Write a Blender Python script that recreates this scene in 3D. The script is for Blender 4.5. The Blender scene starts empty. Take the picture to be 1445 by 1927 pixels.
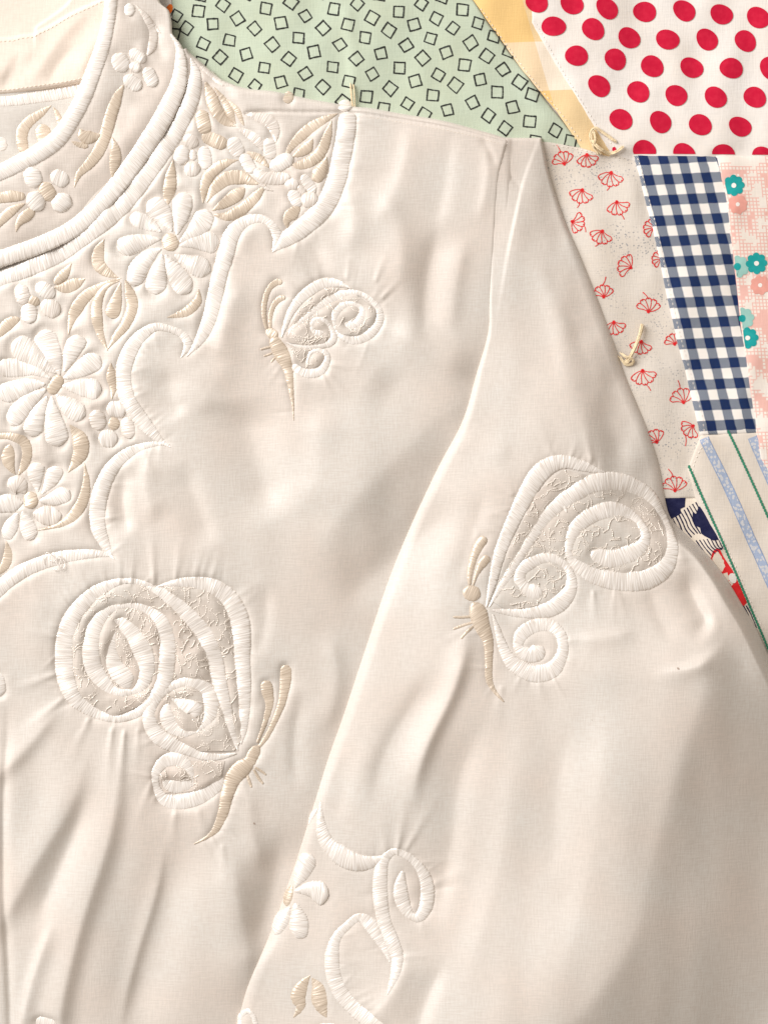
import bpy, math, random
import numpy as np
from mathutils import Vector
from mathutils.geometry import delaunay_2d_cdt

random.seed(7)
rng = np.random.default_rng(7)
S = 0.00025            # metres per layout unit (a quarter of a millimetre)
CX, CY = 722.5, 963.5
scene = bpy.context.scene

# ------------------------------------------------------------------ camera, light, exposure
cam_d = bpy.data.cameras.new('camera')
cam = bpy.data.objects.new('camera', cam_d)
scene.collection.objects.link(cam)
cam.location = (0, 0, 1.206)
cam_d.sensor_fit = 'VERTICAL'
cam_d.sensor_height = 24
cam_d.lens = 24 * 1.2 / (1927 * S)
cam_d.clip_start = 0.05
cam_d.clip_end = 50
scene.camera = cam

world = bpy.data.worlds.new('World')
scene.world = world
world.use_nodes = True
bg = world.node_tree.nodes['Background']
bg.inputs[0].default_value = (1.0, 0.90, 0.805, 1)
bg.inputs[1].default_value = 0.48


def area(name, loc, target, size, size_y, power, col):
    d = bpy.data.lights.new(name, 'AREA')
    d.shape = 'RECTANGLE'
    d.size, d.size_y, d.energy, d.color = size, size_y, power, col
    o = bpy.data.objects.new(name, d)
    scene.collection.objects.link(o)
    o.location = loc
    o.rotation_euler = (Vector(target) - Vector(loc)).to_track_quat('-Z', 'Y').to_euler()
    return o


area('window_light', (-1.25, 0.90, 1.05), (0.0, 0.0, 0.0), 1.1, 1.2, 51, (0.985, 0.985, 1.0))

scene.view_settings.view_transform = 'Standard'
scene.view_settings.look = 'None'
scene.view_settings.exposure = 0.07
scene.view_settings.gamma = 1.0
scene.render.engine = 'CYCLES'
scene.cycles.use_denoising = True
scene.cycles.max_bounces = 6


# ------------------------------------------------------------------ height rasters
RES, RX0, RY0, RX1, RY1 = 2.0, -420, -220, 1978, 2478
NX, NY = int((RX1 - RX0) / RES) + 1, int((RY1 - RY0) / RES) + 1
GX, GY = np.meshgrid(RX0 + np.arange(NX) * RES, RY0 + np.arange(NY) * RES)
_fx = np.fft.rfftfreq(NX)[None, :] / RES
_fy = np.fft.fftfreq(NY)[:, None] / RES
_f2 = _fx ** 2 + _fy ** 2


def blur(a, sig):
    return np.fft.irfft2(np.fft.rfft2(a) * np.exp(-2 * (math.pi * sig) ** 2 * _f2), s=a.shape)


def noise(wave, seed, ax=1.0, ay=1.0):
    r = np.random.default_rng(seed).standard_normal((NY, NX))
    f2 = (_fx * ax) ** 2 + (_fy * ay) ** 2
    n = np.fft.irfft2(np.fft.rfft2(r) * np.exp(-2 * (math.pi * wave * 0.35) ** 2 * f2), s=r.shape)
    return n / n.std()


def samp(R, x, y):
    x = np.clip((np.asarray(x, float) - RX0) / RES, 0, NX - 1.001)
    y = np.clip((np.asarray(y, float) - RY0) / RES, 0, NY - 1.001)
    i, j = x.astype(int), y.astype(int)
    a, b = x - i, y - j
    return (R[j, i] * (1 - a) + R[j, i + 1] * a) * (1 - b) + (R[j + 1, i] * (1 - a) + R[j + 1, i + 1] * a) * b


def crspline(pts, n=14):
    P = np.asarray(pts, float)
    if len(P) == 2:
        t = np.linspace(0, 1, n)[:, None]
        return P[0] * (1 - t) + P[1] * t
    E = np.vstack([2 * P[0] - P[1], P, 2 * P[-1] - P[-2]])
    out = []
    t = (np.arange(n) / n)[:, None]
    for k in range(len(P) - 1):
        a, b, c, d = E[k:k + 4]
        out.append(0.5 * ((2 * b) + (c - a) * t + (2 * a - 5 * b + 4 * c - d) * t ** 2 + (3 * b - a - 3 * c + d) * t ** 3))
    out.append(P[-1:])
    return np.vstack(out)


def resample(P, step):
    d = np.r_[0, np.cumsum(np.hypot(*np.diff(P[:, :2], axis=0).T))]
    n = max(4, int(d[-1] / step) + 1)
    s = np.linspace(0, d[-1], n)
    return np.stack([np.interp(s, d, P[:, k]) for k in range(P.shape[1])], 1), s


WN1, WN2 = noise(210, 51), noise(210, 52)


def polydist(pts, pad, warp=0.0):
    """distance to a smooth polyline and the parameter along it, in its bounding box"""
    P = crspline(pts, 6)[:, :2]
    x0, y0 = P.min(0) - pad
    x1, y1 = P.max(0) + pad
    i0, i1 = max(0, int((x0 - RX0) / RES)), min(NX, int((x1 - RX0) / RES) + 2)
    j0, j1 = max(0, int((y0 - RY0) / RES)), min(NY, int((y1 - RY0) / RES) + 2)
    sl = (slice(j0, j1), slice(i0, i1))
    X, Y = GX[sl], GY[sl]
    if warp:
        X, Y = X + warp * WN1[sl], Y + warp * WN2[sl]
    best = np.full(X.shape, 1e9)
    tt = np.zeros(X.shape)
    sd = np.zeros(X.shape)
    L = np.r_[0, np.cumsum(np.hypot(*np.diff(P, axis=0).T))]
    for k in range(len(P) - 1):
        a, b = P[k], P[k + 1]
        v = b - a
        l2 = v @ v + 1e-9
        t = np.clip(((X - a[0]) * v[0] + (Y - a[1]) * v[1]) / l2, 0, 1)
        dx, dy = X - a[0] - t * v[0], Y - a[1] - t * v[1]
        d = dx * dx + dy * dy
        m = d < best
        best[m] = d[m]
        tt[m] = (L[k] + t * math.sqrt(l2))[m] / L[-1]
        sd[m] = (v[0] * dy - v[1] * dx)[m]
    return sl, np.sqrt(best), tt, np.sign(sd)


_rk = [0]


def ridge(R, pts, amp, sig, taper=0.3, lop=None, gain=1.0):
    """a soft fold: steeper on one side than on the other"""
    _rk[0] += 1
    sl, d, t, sg = polydist(pts, sig * 4.6, min(9.0, 0.22 * sig + 2.0))
    f = np.clip(np.minimum(t, 1 - t) / taper, 0, 1)
    f = f * f * (3 - 2 * f)
    if lop is None:
        lop = 0.25 * (1 if _rk[0] % 2 else -1)
    R[sl] += gain * amp * np.exp(-((d ** 2 + 4) ** 0.5 / (sig * (1 + lop * sg))) ** 1.75) * f


def pucker(R, x, y, dx, dy, ln, amp, sig):
    """a crease that starts narrow at the stitching and opens out into the cloth"""
    bx, by = random.uniform(-0.22, 0.22) * ln, random.uniform(-0.22, 0.22) * ln
    pts = [(x - dx * 4, y - dy * 4), (x + dx * ln * 0.5 - dy * bx * 0.4, y + dy * ln * 0.5 + dx * bx * 0.4), (x + dx * ln - dy * bx, y + dy * ln + dx * bx)]
    sl, d, t, sg = polydist(pts, sig * 6, 1.0)
    w = sig * (0.55 + 1.7 * t)
    R[sl] += amp * np.exp(-(d / w) ** 2) * np.clip(t / 0.06, 0, 1) * np.clip(1 - t, 0, 1) ** 1.3


def softmin(a, b, k):
    m = np.minimum(a, b)
    return m - k * np.log(np.exp(-(a - m) / k) + np.exp(-(b - m) / k))


def sstep(a, b, x):
    t = np.clip((x - a) / (b - a), 0, 1)
    return t * t * (3 - 2 * t)


# ------------------------------------------------------------------ materials
def new_mat(name):
    m = bpy.data.materials.new(name)
    m.use_nodes = True
    nt = m.node_tree
    return m, nt, nt.nodes['Principled BSDF']


def nd(nt, typ, **kw):
    n = nt.nodes.new(typ)
    for k, v in kw.items():
        if k.startswith('i_'):
            n.inputs[int(k[2:])].default_value = v
        else:
            setattr(n, k, v)
    return n


def mth(nt, op, a, b=None, clamp=False):
    n = nt.nodes.new('ShaderNodeMath')
    n.operation = op
    n.use_clamp = clamp
    for k, v in enumerate((a, b)):
        if v is None:
            continue
        if isinstance(v, (int, float)):
            n.inputs[k].default_value = v
        else:
            nt.links.new(v, n.inputs[k])
    return n.outputs[0]


def mix(nt, f, a, b):
    n = nt.nodes.new('ShaderNodeMix')
    n.data_type = 'RGBA'
    for s, v in ((n.inputs[0], f), (n.inputs[6], a), (n.inputs[7], b)):
        if isinstance(v, (int, float)):
            s.default_value = v
        elif isinstance(v, tuple):
            s.default_value = v if len(v) == 4 else (*v, 1)
        else:
            nt.links.new(v, s)
    return n.outputs[2]


def uvxy(nt):
    t = nd(nt, 'ShaderNodeTexCoord')
    s = nd(nt, 'ShaderNodeSeparateXYZ')
    nt.links.new(t.outputs['UV'], s.inputs[0])
    return t.outputs['UV'], s.outputs[0], s.outputs[1]


def noise_tex(nt, vec, scale, detail=2.0, sx=1.0, sy=1.0):
    mp = nd(nt, 'ShaderNodeMapping')
    nt.links.new(vec, mp.inputs[0])
    mp.inputs['Scale'].default_value = (sx, sy, 1)
    n = nd(nt, 'ShaderNodeTexNoise')
    n.inputs['Scale'].default_value = scale
    n.inputs['Detail'].default_value = detail
    nt.links.new(mp.outputs[0], n.inputs['Vector'])
    return n.outputs[0]


def ramp01(nt, v, lo, hi):
    n = nd(nt, 'ShaderNodeMapRange')
    n.clamp = True
    nt.links.new(v, n.inputs[0])
    n.inputs[1].default_value = lo
    n.inputs[2].default_value = hi
    return n.outputs[0]


def weave(nt, bsdf, vec, strength=0.5, dist=0.00014):
    """fine over-and-under weave relief; UV is in thousands of layout units"""
    a = noise_tex(nt, vec, 42, 2, 1, 8)
    b = noise_tex(nt, vec, 42, 2, 8, 1)
    h = mth(nt, 'ADD', a, b)
    bp = nd(nt, 'ShaderNodeBump')
    bp.inputs['Strength'].default_value = strength
    bp.inputs['Distance'].default_value = dist
    nt.links.new(h, bp.inputs['Height'])
    nt.links.new(bp.outputs[0], bsdf.inputs['Normal'])
    return h


def cloth_mat(name, col, rough=0.6, sheen=0.15, var=0.05, spec=0.35):
    m, nt, b = new_mat(name)
    vec, u, v = uvxy(nt)
    h = weave(nt, b, vec)
    big = noise_tex(nt, vec, 5, 3)
    warm = tuple(c * k for c, k in zip(col, (1.0, 1 - var * 0.7, 1 - var * 1.2)))
    cool = tuple(min(1, c * k) for c, k in zip(col, (1 - var * 0.35, 1.0, 1.0)))
    c1 = mix(nt, ramp01(nt, big, 0.38, 0.62), warm, cool)
    dk = tuple(c * k for c, k in zip(col, (0.90, 0.885, 0.865)))
    c2 = mix(nt, mth(nt, 'MULTIPLY', ramp01(nt, h, 0.82, 1.2), 0.75), c1, dk)
    nt.links.new(c2, b.inputs['Base Color'])
    b.inputs['Roughness'].default_value = rough
    b.inputs['Specular IOR Level'].default_value = spec
    b.inputs['Sheen Weight'].default_value = sheen
    b.inputs['Sheen Roughness'].default_value = 0.4
    return m


def thread_mat(name, col, rough=0.42):
    """satin stitch thread: UV.x runs along the stroke (layout units), UV.y across"""
    m, nt, b = new_mat(name)
    vec, u, v = uvxy(nt)
    st = noise_tex(nt, vec, 1.0, 2, 0.66, 0.22)
    fine = noise_tex(nt, vec, 1.0, 1, 1.1, 0.5)
    pv = noise_tex(nt, vec, 1.0, 2, 0.03, 0.3)
    lt = tuple(min(1, c * 1.05) for c in col)
    dk = tuple(c * k for c, k in zip(col, (0.78, 0.735, 0.685)))  # streak colour paints in the shade in the gaps between threads
    c = mix(nt, ramp01(nt, st, 0.36, 0.56), dk, lt)
    c = mix(nt, mth(nt, 'MULTIPLY', ramp01(nt, pv, 0.45, 0.7), 0.25), c, dk)
    nt.links.new(c, b.inputs['Base Color'])
    bp = nd(nt, 'ShaderNodeBump')
    bp.inputs['Strength'].default_value = 0.32
    bp.inputs['Distance'].default_value = 0.0002
    nt.links.new(mth(nt, 'ADD', st, mth(nt, 'MULTIPLY', fine, 0.5)), bp.inputs['Height'])
    nt.links.new(bp.outputs[0], b.inputs['Normal'])
    b.inputs['Roughness'].default_value = rough
    b.inputs['Specular IOR Level'].default_value = 1.0
    b.inputs['Metallic'].default_value = 0.18
    b.inputs['Sheen Weight'].default_value = 0.1
    return m


CREAM = (0.655, 0.598, 0.540)
M = {}
M['cloth'] = cloth_mat('ivory_satin_cloth', CREAM, 0.50, 0.2, 0.06, 0.45)
M['lining'] = cloth_mat('cream_lining_cloth', (0.74, 0.645, 0.555), 0.6, 0.2, 0.05)
M['collar_cloth'] = cloth_mat('collar_cloth', (0.665, 0.60, 0.538), 0.58, 0.15, 0.05, 0.45)
M['inner_cloth'] = cloth_mat('inner_collar_cloth', (0.58, 0.54, 0.49), 0.6, 0.15, 0.05)  # greyer than the collar band: shade inside the neck put into the colour
M['w'] = thread_mat('white_satin_thread', (0.875, 0.825, 0.77), 0.30)
M['p'] = thread_mat('ivory_satin_thread', (0.82, 0.755, 0.69), 0.34)
M['t'] = thread_mat('tan_satin_thread', (0.65, 0.545, 0.43), 0.36)
M['fill'] = thread_mat('fill_thread', (0.82, 0.745, 0.66), 0.36)
M['ground'] = cloth_mat('wing_ground_cloth', (0.60, 0.54, 0.48), 0.55, 0.15, 0.08, 0.4)
M['stitch'] = thread_mat('sewing_thread', (0.74, 0.64, 0.52), 0.45)
M['yarn'] = thread_mat('cream_yarn', (0.82, 0.68, 0.45), 0.8)


def ink_mat(name, col, var=0.25, light=None):
    m, nt, b = new_mat(name)
    vec, u, v = uvxy(nt)
    n = noise_tex(nt, vec, 90, 3)
    n2 = noise_tex(nt, vec, 14, 2)
    lt = light or tuple(min(1, c * (1 + var) + 0.01) for c in col)
    c = mix(nt, ramp01(nt, n, 0.4, 0.75), col, lt)
    c = mix(nt, mth(nt, 'MULTIPLY', ramp01(nt, n2, 0.4, 0.7), 0.35), c, tuple(x * 0.85 for x in col))
    nt.links.new(c, b.inputs['Base Color'])
    b.inputs['Roughness'].default_value = 0.8
    b.inputs['Specular IOR Level'].default_value = 0.2
    weave(nt, b, vec, 0.3)
    return m


M['ink_black'] = ink_mat('black_print', (0.018, 0.018, 0.016), 0.5, (0.05, 0.055, 0.05))
M['ink_pink'] = ink_mat('crimson_print', (0.54, 0.005, 0.036), 0.12)
M['ink_red'] = ink_mat('red_print', (0.66, 0.02, 0.022), 0.2)
M['ink_navy'] = ink_mat('navy_print', (0.008, 0.009, 0.045), 0.3)
M['ink_teal'] = ink_mat('teal_print', (0.01, 0.30, 0.29), 0.15)
M['ink_aqua'] = ink_mat('aqua_print', (0.30, 0.52, 0.46), 0.1)
M['ink_salmon'] = ink_mat('salmon_print', (0.72, 0.33, 0.27), 0.1)
M['ink_orange'] = ink_mat('orange_print', (0.80, 0.17, 0.02), 0.15)
M['ink_blue'] = ink_mat('blue_line_print', (0.25, 0.33, 0.50), 0.2)
M['ink_white'] = ink_mat('white_print', (0.80, 0.76, 0.70), 0.05)
M['ink_green'] = ink_mat('green_cord_print', (0.03, 0.19, 0.11), 0.3)


def patch_base(name, col, speck=None, rough=0.85):
    m, nt, b = new_mat(name)
    vec, u, v = uvxy(nt)
    h = weave(nt, b, vec, 0.45, 0.0002)
    big = noise_tex(nt, vec, 9, 4)
    c = mix(nt, ramp01(nt, big, 0.35, 0.7), tuple(x * k for x, k in zip(col, (0.97, 0.94, 0.90))), col)
    c = mix(nt, mth(nt, 'MULTIPLY', ramp01(nt, h, 0.8, 1.3), 0.5), c, tuple(x * 0.86 for x in col))
    b.inputs['Roughness'].default_value = rough
    b.inputs['Specular IOR Level'].default_value = 0.2
    b.inputs['Sheen Weight'].default_value = 0.1
    nt.links.new(c, b.inputs['Base Color'])
    return m, nt, b, vec, u, v, c


M['green_cloth'] = patch_base('sage_green_cotton', (0.50, 0.565, 0.44))[0]
M['dot_cloth'] = patch_base('white_cotton', (0.78, 0.73, 0.68))[0]
M['stripe_cloth'] = patch_base('cream_cotton', (0.68, 0.615, 0.54))[0]
M['navy_cloth'] = patch_base('ecru_cotton', (0.78, 0.69, 0.58))[0]
M['backing'] = patch_base('quilt_backing', (0.70, 0.62, 0.52))[0]

# speckled ground of the red flower print
m, nt, b, vec, u, v, c = patch_base('speckled_white_cotton', (0.68, 0.62, 0.55))
vo = nd(nt, 'ShaderNodeTexVoronoi')
vo.inputs['Scale'].default_value = 190
nt.links.new(vec, vo.inputs['Vector'])
dots = mth(nt, 'LESS_THAN', vo.outputs['Distance'], 0.27)
cl = ramp01(nt, noise_tex(nt, vec, 14, 3), 0.45, 0.62)
c = mix(nt, mth(nt, 'MULTIPLY', mth(nt, 'MULTIPLY', dots, cl), 0.7), c, (0.22, 0.23, 0.25))
nt.links.new(c, b.inputs['Base Color'])
M['speck_cloth'] = m

# yellow gauze strip with a pale woven band
m, nt, b, vec, u, v, c = patch_base('yellow_plaid_cotton', (0.78, 0.54, 0.26))
yy = mth(nt, 'ADD', v, mth(nt, 'MULTIPLY', u, 0.03))
band = mth(nt, 'MULTIPLY', mth(nt, 'GREATER_THAN', yy, 0.075 + 0.029), mth(nt, 'LESS_THAN', yy, 0.166 + 0.031))
right = mth(nt, 'GREATER_THAN', mth(nt, 'SUBTRACT', u, mth(nt, 'MULTIPLY', v, 0.30)), 0.985)
pale = mix(nt, right, (0.76, 0.60, 0.41), (0.80, 0.73, 0.64))
yel = mix(nt, right, (0.76, 0.50, 0.19), (0.74, 0.56, 0.32))
c2 = mix(nt, band, yel, pale)
c = mix(nt, 0.75, c, c2)
nt.links.new(c, b.inputs['Base Color'])
M['yellow_cloth'] = m

# navy gingham: UV counts checks
m, nt, b = new_mat('navy_gingham_cotton')
vec, u, v = uvxy(nt)
wob = noise_tex(nt, vec, 3.0, 3)
uu = mth(nt, 'ADD', u, mth(nt, 'MULTIPLY', mth(nt, 'SUBTRACT', wob, 0.5), 0.10))
vv = mth(nt, 'ADD', v, mth(nt, 'MULTIPLY', mth(nt, 'SUBTRACT', wob, 0.5), 0.10))
def frac(x):
    return mth(nt, 'FRACT', x)
fu = mth(nt, 'LESS_THAN', frac(uu), 0.5)
fv = mth(nt, 'LESS_THAN', frac(vv), 0.5)
tw = frac(mth(nt, 'ADD', mth(nt, 'MULTIPLY', u, 11.0), mth(nt, 'MULTIPLY', v, 11.0)))
twb = mth(nt, 'LESS_THAN', tw, 0.56)
tone = noise_tex(nt, vec, 1.2, 3)
navy = mix(nt, tone, (0.006, 0.016, 0.062), (0.012, 0.03, 0.105))
white = mix(nt, tone, (0.74, 0.69, 0.63), (0.82, 0.77, 0.71))
both = mth(nt, 'MULTIPLY', fu, fv)
one = mth(nt, 'MAXIMUM', fu, fv)
mid = mix(nt, twb, (0.36, 0.37, 0.38), (0.06, 0.085, 0.14))
c = mix(nt, one, white, mid)
c = mix(nt, both, c, navy)
nt.links.new(c, b.inputs['Base Color'])
b.inputs['Roughness'].default_value = 0.85
b.inputs['Specular IOR Level'].default_value = 0.2
bp = nd(nt, 'ShaderNodeBump')
bp.inputs['Strength'].default_value = 0.4
bp.inputs['Distance'].default_value = 0.0002
nt.links.new(tw, bp.inputs['Height'])
nt.links.new(bp.outputs[0], b.inputs['Normal'])
M['gingham'] = m

# pink mosaic check
m, nt, b, vec, u, v, c = patch_base('pink_mosaic_cotton', (0.81, 0.74, 0.67))
u2 = mth(nt, 'MULTIPLY', mth(nt, 'SUBTRACT', u, mth(nt, 'MULTIPLY', v, 0.10)), 1000 / 6.6)
v2 = mth(nt, 'MULTIPLY', v, 1000 / 6.6)
ln = mth(nt, 'MAXIMUM', mth(nt, 'LESS_THAN', mth(nt, 'FRACT', u2), 0.30), mth(nt, 'LESS_THAN', mth(nt, 'FRACT', v2), 0.30))
cb = nd(nt, 'ShaderNodeCombineXYZ')
nt.links.new(mth(nt, 'FLOOR', u2), cb.inputs[0])
nt.links.new(mth(nt, 'FLOOR', v2), cb.inputs[1])
cellpatch = noise_tex(nt, cb.outputs[0], 0.17, 1)
wn = nd(nt, 'ShaderNodeTexWhiteNoise')
nt.links.new(cb.outputs[0], wn.inputs['Vector'])
cellv = mth(nt, 'ADD', cellpatch, mth(nt, 'MULTIPLY', mth(nt, 'SUBTRACT', wn.outputs[0], 0.5), 0.10))
solid = mth(nt, 'GREATER_THAN', cellv, 0.60)
blank = mth(nt, 'LESS_THAN', cellv, 0.43)
f = mth(nt, 'MULTIPLY', mth(nt, 'MAXIMUM', mth(nt, 'MULTIPLY', ln, 0.72), mth(nt, 'MULTIPLY', solid, 0.75)), mth(nt, 'SUBTRACT', 1.0, blank))
c = mix(nt, f, c, (0.74, 0.36, 0.30))
nt.links.new(c, b.inputs['Base Color'])
M['pink_cloth'] = m

# blue lattice band
m, nt, b, vec, u, v, c = patch_base('blue_lattice_band', (0.37, 0.44, 0.58))
vo = nd(nt, 'ShaderNodeTexVoronoi')
vo.inputs['Scale'].default_value = 160
nt.links.new(vec, vo.inputs['Vector'])
c = mix(nt, mth(nt, 'MULTIPLY', mth(nt, 'LESS_THAN', vo.outputs['Distance'], 0.45), 0.8), c, (0.62, 0.60, 0.58))
nt.links.new(c, b.inputs['Base Color'])
M['blue_band'] = m


# ------------------------------------------------------------------ mesh helpers
def W(x, y, z):
    return np.stack([(np.asarray(x, float) - CX) * S, (CY - np.asarray(y, float)) * S, np.asarray(z, float) * S], -1)


def mesh_from(name, verts, faces, uv=None, smooth=True):
    """verts (n,3), faces (m,k) numpy; uv (n,2) per vertex"""
    me = bpy.data.meshes.new(name)
    faces = np.asarray(faces, np.int32)
    k = faces.shape[1]
    me.vertices.add(len(verts))
    me.vertices.foreach_set('co', np.asarray(verts, np.float32).ravel())
    me.loops.add(faces.size)
    me.loops.foreach_set('vertex_index', faces.ravel())
    me.polygons.add(len(faces))
    me.polygons.foreach_set('loop_start', np.arange(0, faces.size, k, dtype=np.int32))
    me.polygons.foreach_set('loop_total', np.full(len(faces), k, np.int32))
    me.polygons.foreach_set('use_smooth', np.full(len(faces), smooth))
    me.update(calc_edges=True)
    if uv is not None:
        l = me.uv_layers.new(name='UVMap')
        l.data.foreach_set('uv', np.asarray(uv, np.float32)[faces.ravel()].ravel())
    me.validate()
    return me


def add_obj(name, me, mat, parent=None, label=None):
    o = bpy.data.objects.new(name, me)
    if me is not None and mat is not None:
        me.materials.append(M[mat])
    scene.collection.objects.link(o)
    if parent is not None:
        o.parent = parent
    if label:
        o['label'] = label
    return o


def grid_faces(n, m):
    i = np.arange(n * m).reshape(n, m)
    return np.stack([i[:-1, :-1], i[1:, :-1], i[1:, 1:], i[:-1, 1:]], -1).reshape(-1, 4)


class Bag:
    """collects small pieces into one mesh (flat prints, rows of stitches)"""
    def __init__(s):
        s.v, s.f, s.uv, s.n = [], [], [], 0

    def add(s, v, f, uv):
        s.v.append(v); s.uv.append(uv)
        f = np.asarray(f)
        if f.shape[1] == 3:
            f = np.c_[f, f[:, 2]]
        s.f.append(f + s.n); s.n += len(v)

    def build(s, name, mat, parent, label=None, kind=None):
        f = np.vstack(s.f)
        v, uv = np.vstack(s.v), np.vstack(s.uv)
        tri = f[:, 2] == f[:, 3]
        T = np.vstack([f[tri][:, :3], f[~tri][:, [0, 1, 2]], f[~tri][:, [0, 2, 3]]])
        o = add_obj(name, mesh_from(name, v, T, uv), mat, parent, label)
        if kind:
            o['kind'] = kind
        return o


# ------------------------------------------------------------------ satin stitch strokes
def stroke_line(pts, step):
    P, s = resample(crspline(pts, 12), step)
    P[:, 2] = np.maximum(P[:, 2], 1.2)
    w = P[:, 2]
    L = s[-1]
    for e, w0 in ((s, w[:6].mean()), (L - s, w[-6:].mean())):
        r = max(0.42 * w0, 0.5)
        q = np.clip(e / r, 0, 1)
        P[:, 2] = P[:, 2] * np.sqrt(np.clip(1 - (1 - q) ** 2, 0.02, 1))
    return P, s


VS = np.array([-1, -0.93, -0.75, -0.45, -0.15, 0.15, 0.45, 0.75, 0.93, 1])


def satin_mesh(name, pts, surf, lift=1.0, seed=0, slant=None, zoff=0.0):
    r = np.random.default_rng(seed)
    P, s = stroke_line(pts, 1.15)
    n = len(P)
    d = np.gradient(P[:, :2], axis=0)
    d = np.stack([np.convolve(np.pad(d[:, k], 4, mode='edge'), np.ones(9) / 9, 'valid') for k in (0, 1)], 1)
    d /= np.hypot(*d.T)[:, None] + 1e-9
    nrm = np.stack([-d[:, 1], d[:, 0]], 1)
    w = P[:, 2]
    wm = w.max()
    if slant is None:
        slant = r.uniform(-0.28, 0.28)
    fadee = np.clip(np.minimum(s, s[-1] - s) / (0.6 * wm + 1), 0, 1)
    ej = [0.55 * r.standard_normal(n) * np.clip(w / 10, 0.25, 1) for _ in (0, 1)]
    hj = 0.17 * r.standard_normal(n) + 0.12 * np.convolve(r.standard_normal(n + 4), np.ones(5) / 2.2, 'valid')
    k = max(3, int(28 / 1.15))
    low = np.convolve(r.standard_normal(n + 4 * k), np.hanning(4 * k + 1) / k ** 0.5 / 1.2, 'valid')[:n]
    V = VS[None, :]
    half = w[:, None] / 2 + np.where(V < 0, ej[0][:, None], ej[1][:, None]) * np.abs(V)
    prof = np.clip(1 - np.abs(V) ** 2.1, 0, 1) ** 0.7
    T = (0.9 + np.minimum(w, 36) * 0.112) * lift * (1 + 0.10 * low)
    X = P[:, 0:1] + nrm[:, 0:1] * V * half + d[:, 0:1] * V * half * slant * fadee[:, None]
    Y = P[:, 1:2] + nrm[:, 1:2] * V * half + d[:, 1:2] * V * half * slant * fadee[:, None]
    Zs = surf(X, Y)
    Zc = surf(P[:, 0], P[:, 1])[:, None]
    Zb = 0.55 * Zs + 0.45 * Zc                        # dense stitching stiffens the cloth under it
    Zb = np.where(np.abs(V) > 0.8, np.minimum(Zb, Zs), Zb)
    Z = Zb + prof * (T[:, None] + hj[:, None] * np.clip(w / 12, 0.3, 1)[:, None]) - 1.6 * (np.abs(V) > 0.97) + zoff
    uv = np.stack([np.broadcast_to(s[:, None], X.shape) + seed % 97 * 31.0, V * wm * 0.05 + np.zeros_like(X)], -1).reshape(-1, 2)
    return mesh_from(name, W(X, Y, Z).reshape(-1, 3), grid_faces(n, len(VS)), uv)


def blob(cx, cy, ln, wd, ang=0.0):
    c, s_ = math.cos(math.radians(ang)), math.sin(math.radians(ang))
    out = []
    for t, k in ((-0.5, 0.72), (-0.25, 0.95), (0, 1.0), (0.25, 0.97), (0.5, 0.78)):
        out.append((cx + c * ln * t, cy + s_ * ln * t, wd * k))
    return out


def frame(ox, oy, s):
    def conv(pts):
        return [(ox + p[0] / s, oy + p[1] / s) + ((p[2] / s,) if len(p) > 2 else ()) for p in pts]
    return conv


K3 = 1445 / 480
Z1, Z2, Z3, Z4 = frame(0, 0, K3), frame(300, 0, K3), frame(0, 400, K3), frame(0, 780, K3)
ZB, ZS_, ZR, ZF = frame(60, 1050, 1445 / 520), frame(440, 480, 4.25), frame(820, 830, K3), frame(420, 1480, K3)

# ---- motifs: (surface, part name, label, [(piece name, thread, points, lift)...]); the first piece is the part itself
MOT = []


def motif(surface, name, label, pieces, fill=None):
    MOT.append((surface, name, label, pieces, fill))


def flower(surface, name, label, conv, centre, petals, ccol='t', pcol='w', pn='petal'):
    pcs = [('flower_centre', ccol, conv(centre), 0.9)]
    for p in petals:
        c = pcol
        if isinstance(p[0], str):
            c, p = p
        pcs.append((pn, c, conv(p), 1.0))
    motif(surface, name, label, pcs)


def leaf(surface, conv, pts, col='t', name='embroidered_leaf', label=None, lift=0.9):
    motif(surface, name, label, [(name, col, conv(pts), lift)])


# collar band
leaf('C', Z1, [(648, -160, 75), (640, -20, 75), (625, 120, 75), (590, 270, 85), (540, 410, 92), (480, 560, 97), (410, 690, 98), (330, 800, 102), (220, 880, 102), (110, 935, 97), (0, 990, 95), (-260, 1090, 90), (-700, 1250, 90)], 'w', 'collar_edge_cord', 'white satin stitched cord along the top edge of the collar', 1.1)
leaf('C', Z1, [(970, 195, 12), (1010, 260, 30), (1026, 330, 62), (1022, 420, 82), (1000, 510, 98), (915, 680, 110), (808, 850, 110), (700, 1000, 108), (592, 1130, 104), (430, 1285, 100), (235, 1384, 100), (0, 1468, 98), (-260, 1570, 95), (-700, 1730, 90)], 'w', 'collar_seam_cord', 'white satin stitched cord along the collar seam', 1.1)
flower('C', 'embroidered_blossom', 'small white blossom near the top of the collar', Z1, blob(770, 388, 72, 62, 20),
       [blob(688, 362, 112, 102, 60), blob(785, 325, 105, 72, 35), blob(855, 440, 118, 80, 65), blob(757, 472, 115, 82, 35)], 'p')
leaf('C', Z1, blob(740, 65, 75, 62, 90), 'w', 'embroidered_petal')
leaf('C', Z1, [(778, 38, 8), (835, 110, 42), (868, 190, 58), (862, 270, 52), (840, 320, 12)], 'p')
leaf('C', Z1, [(838, 120, 6), (872, 152, 38), (912, 190, 5)], 'p')
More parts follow.
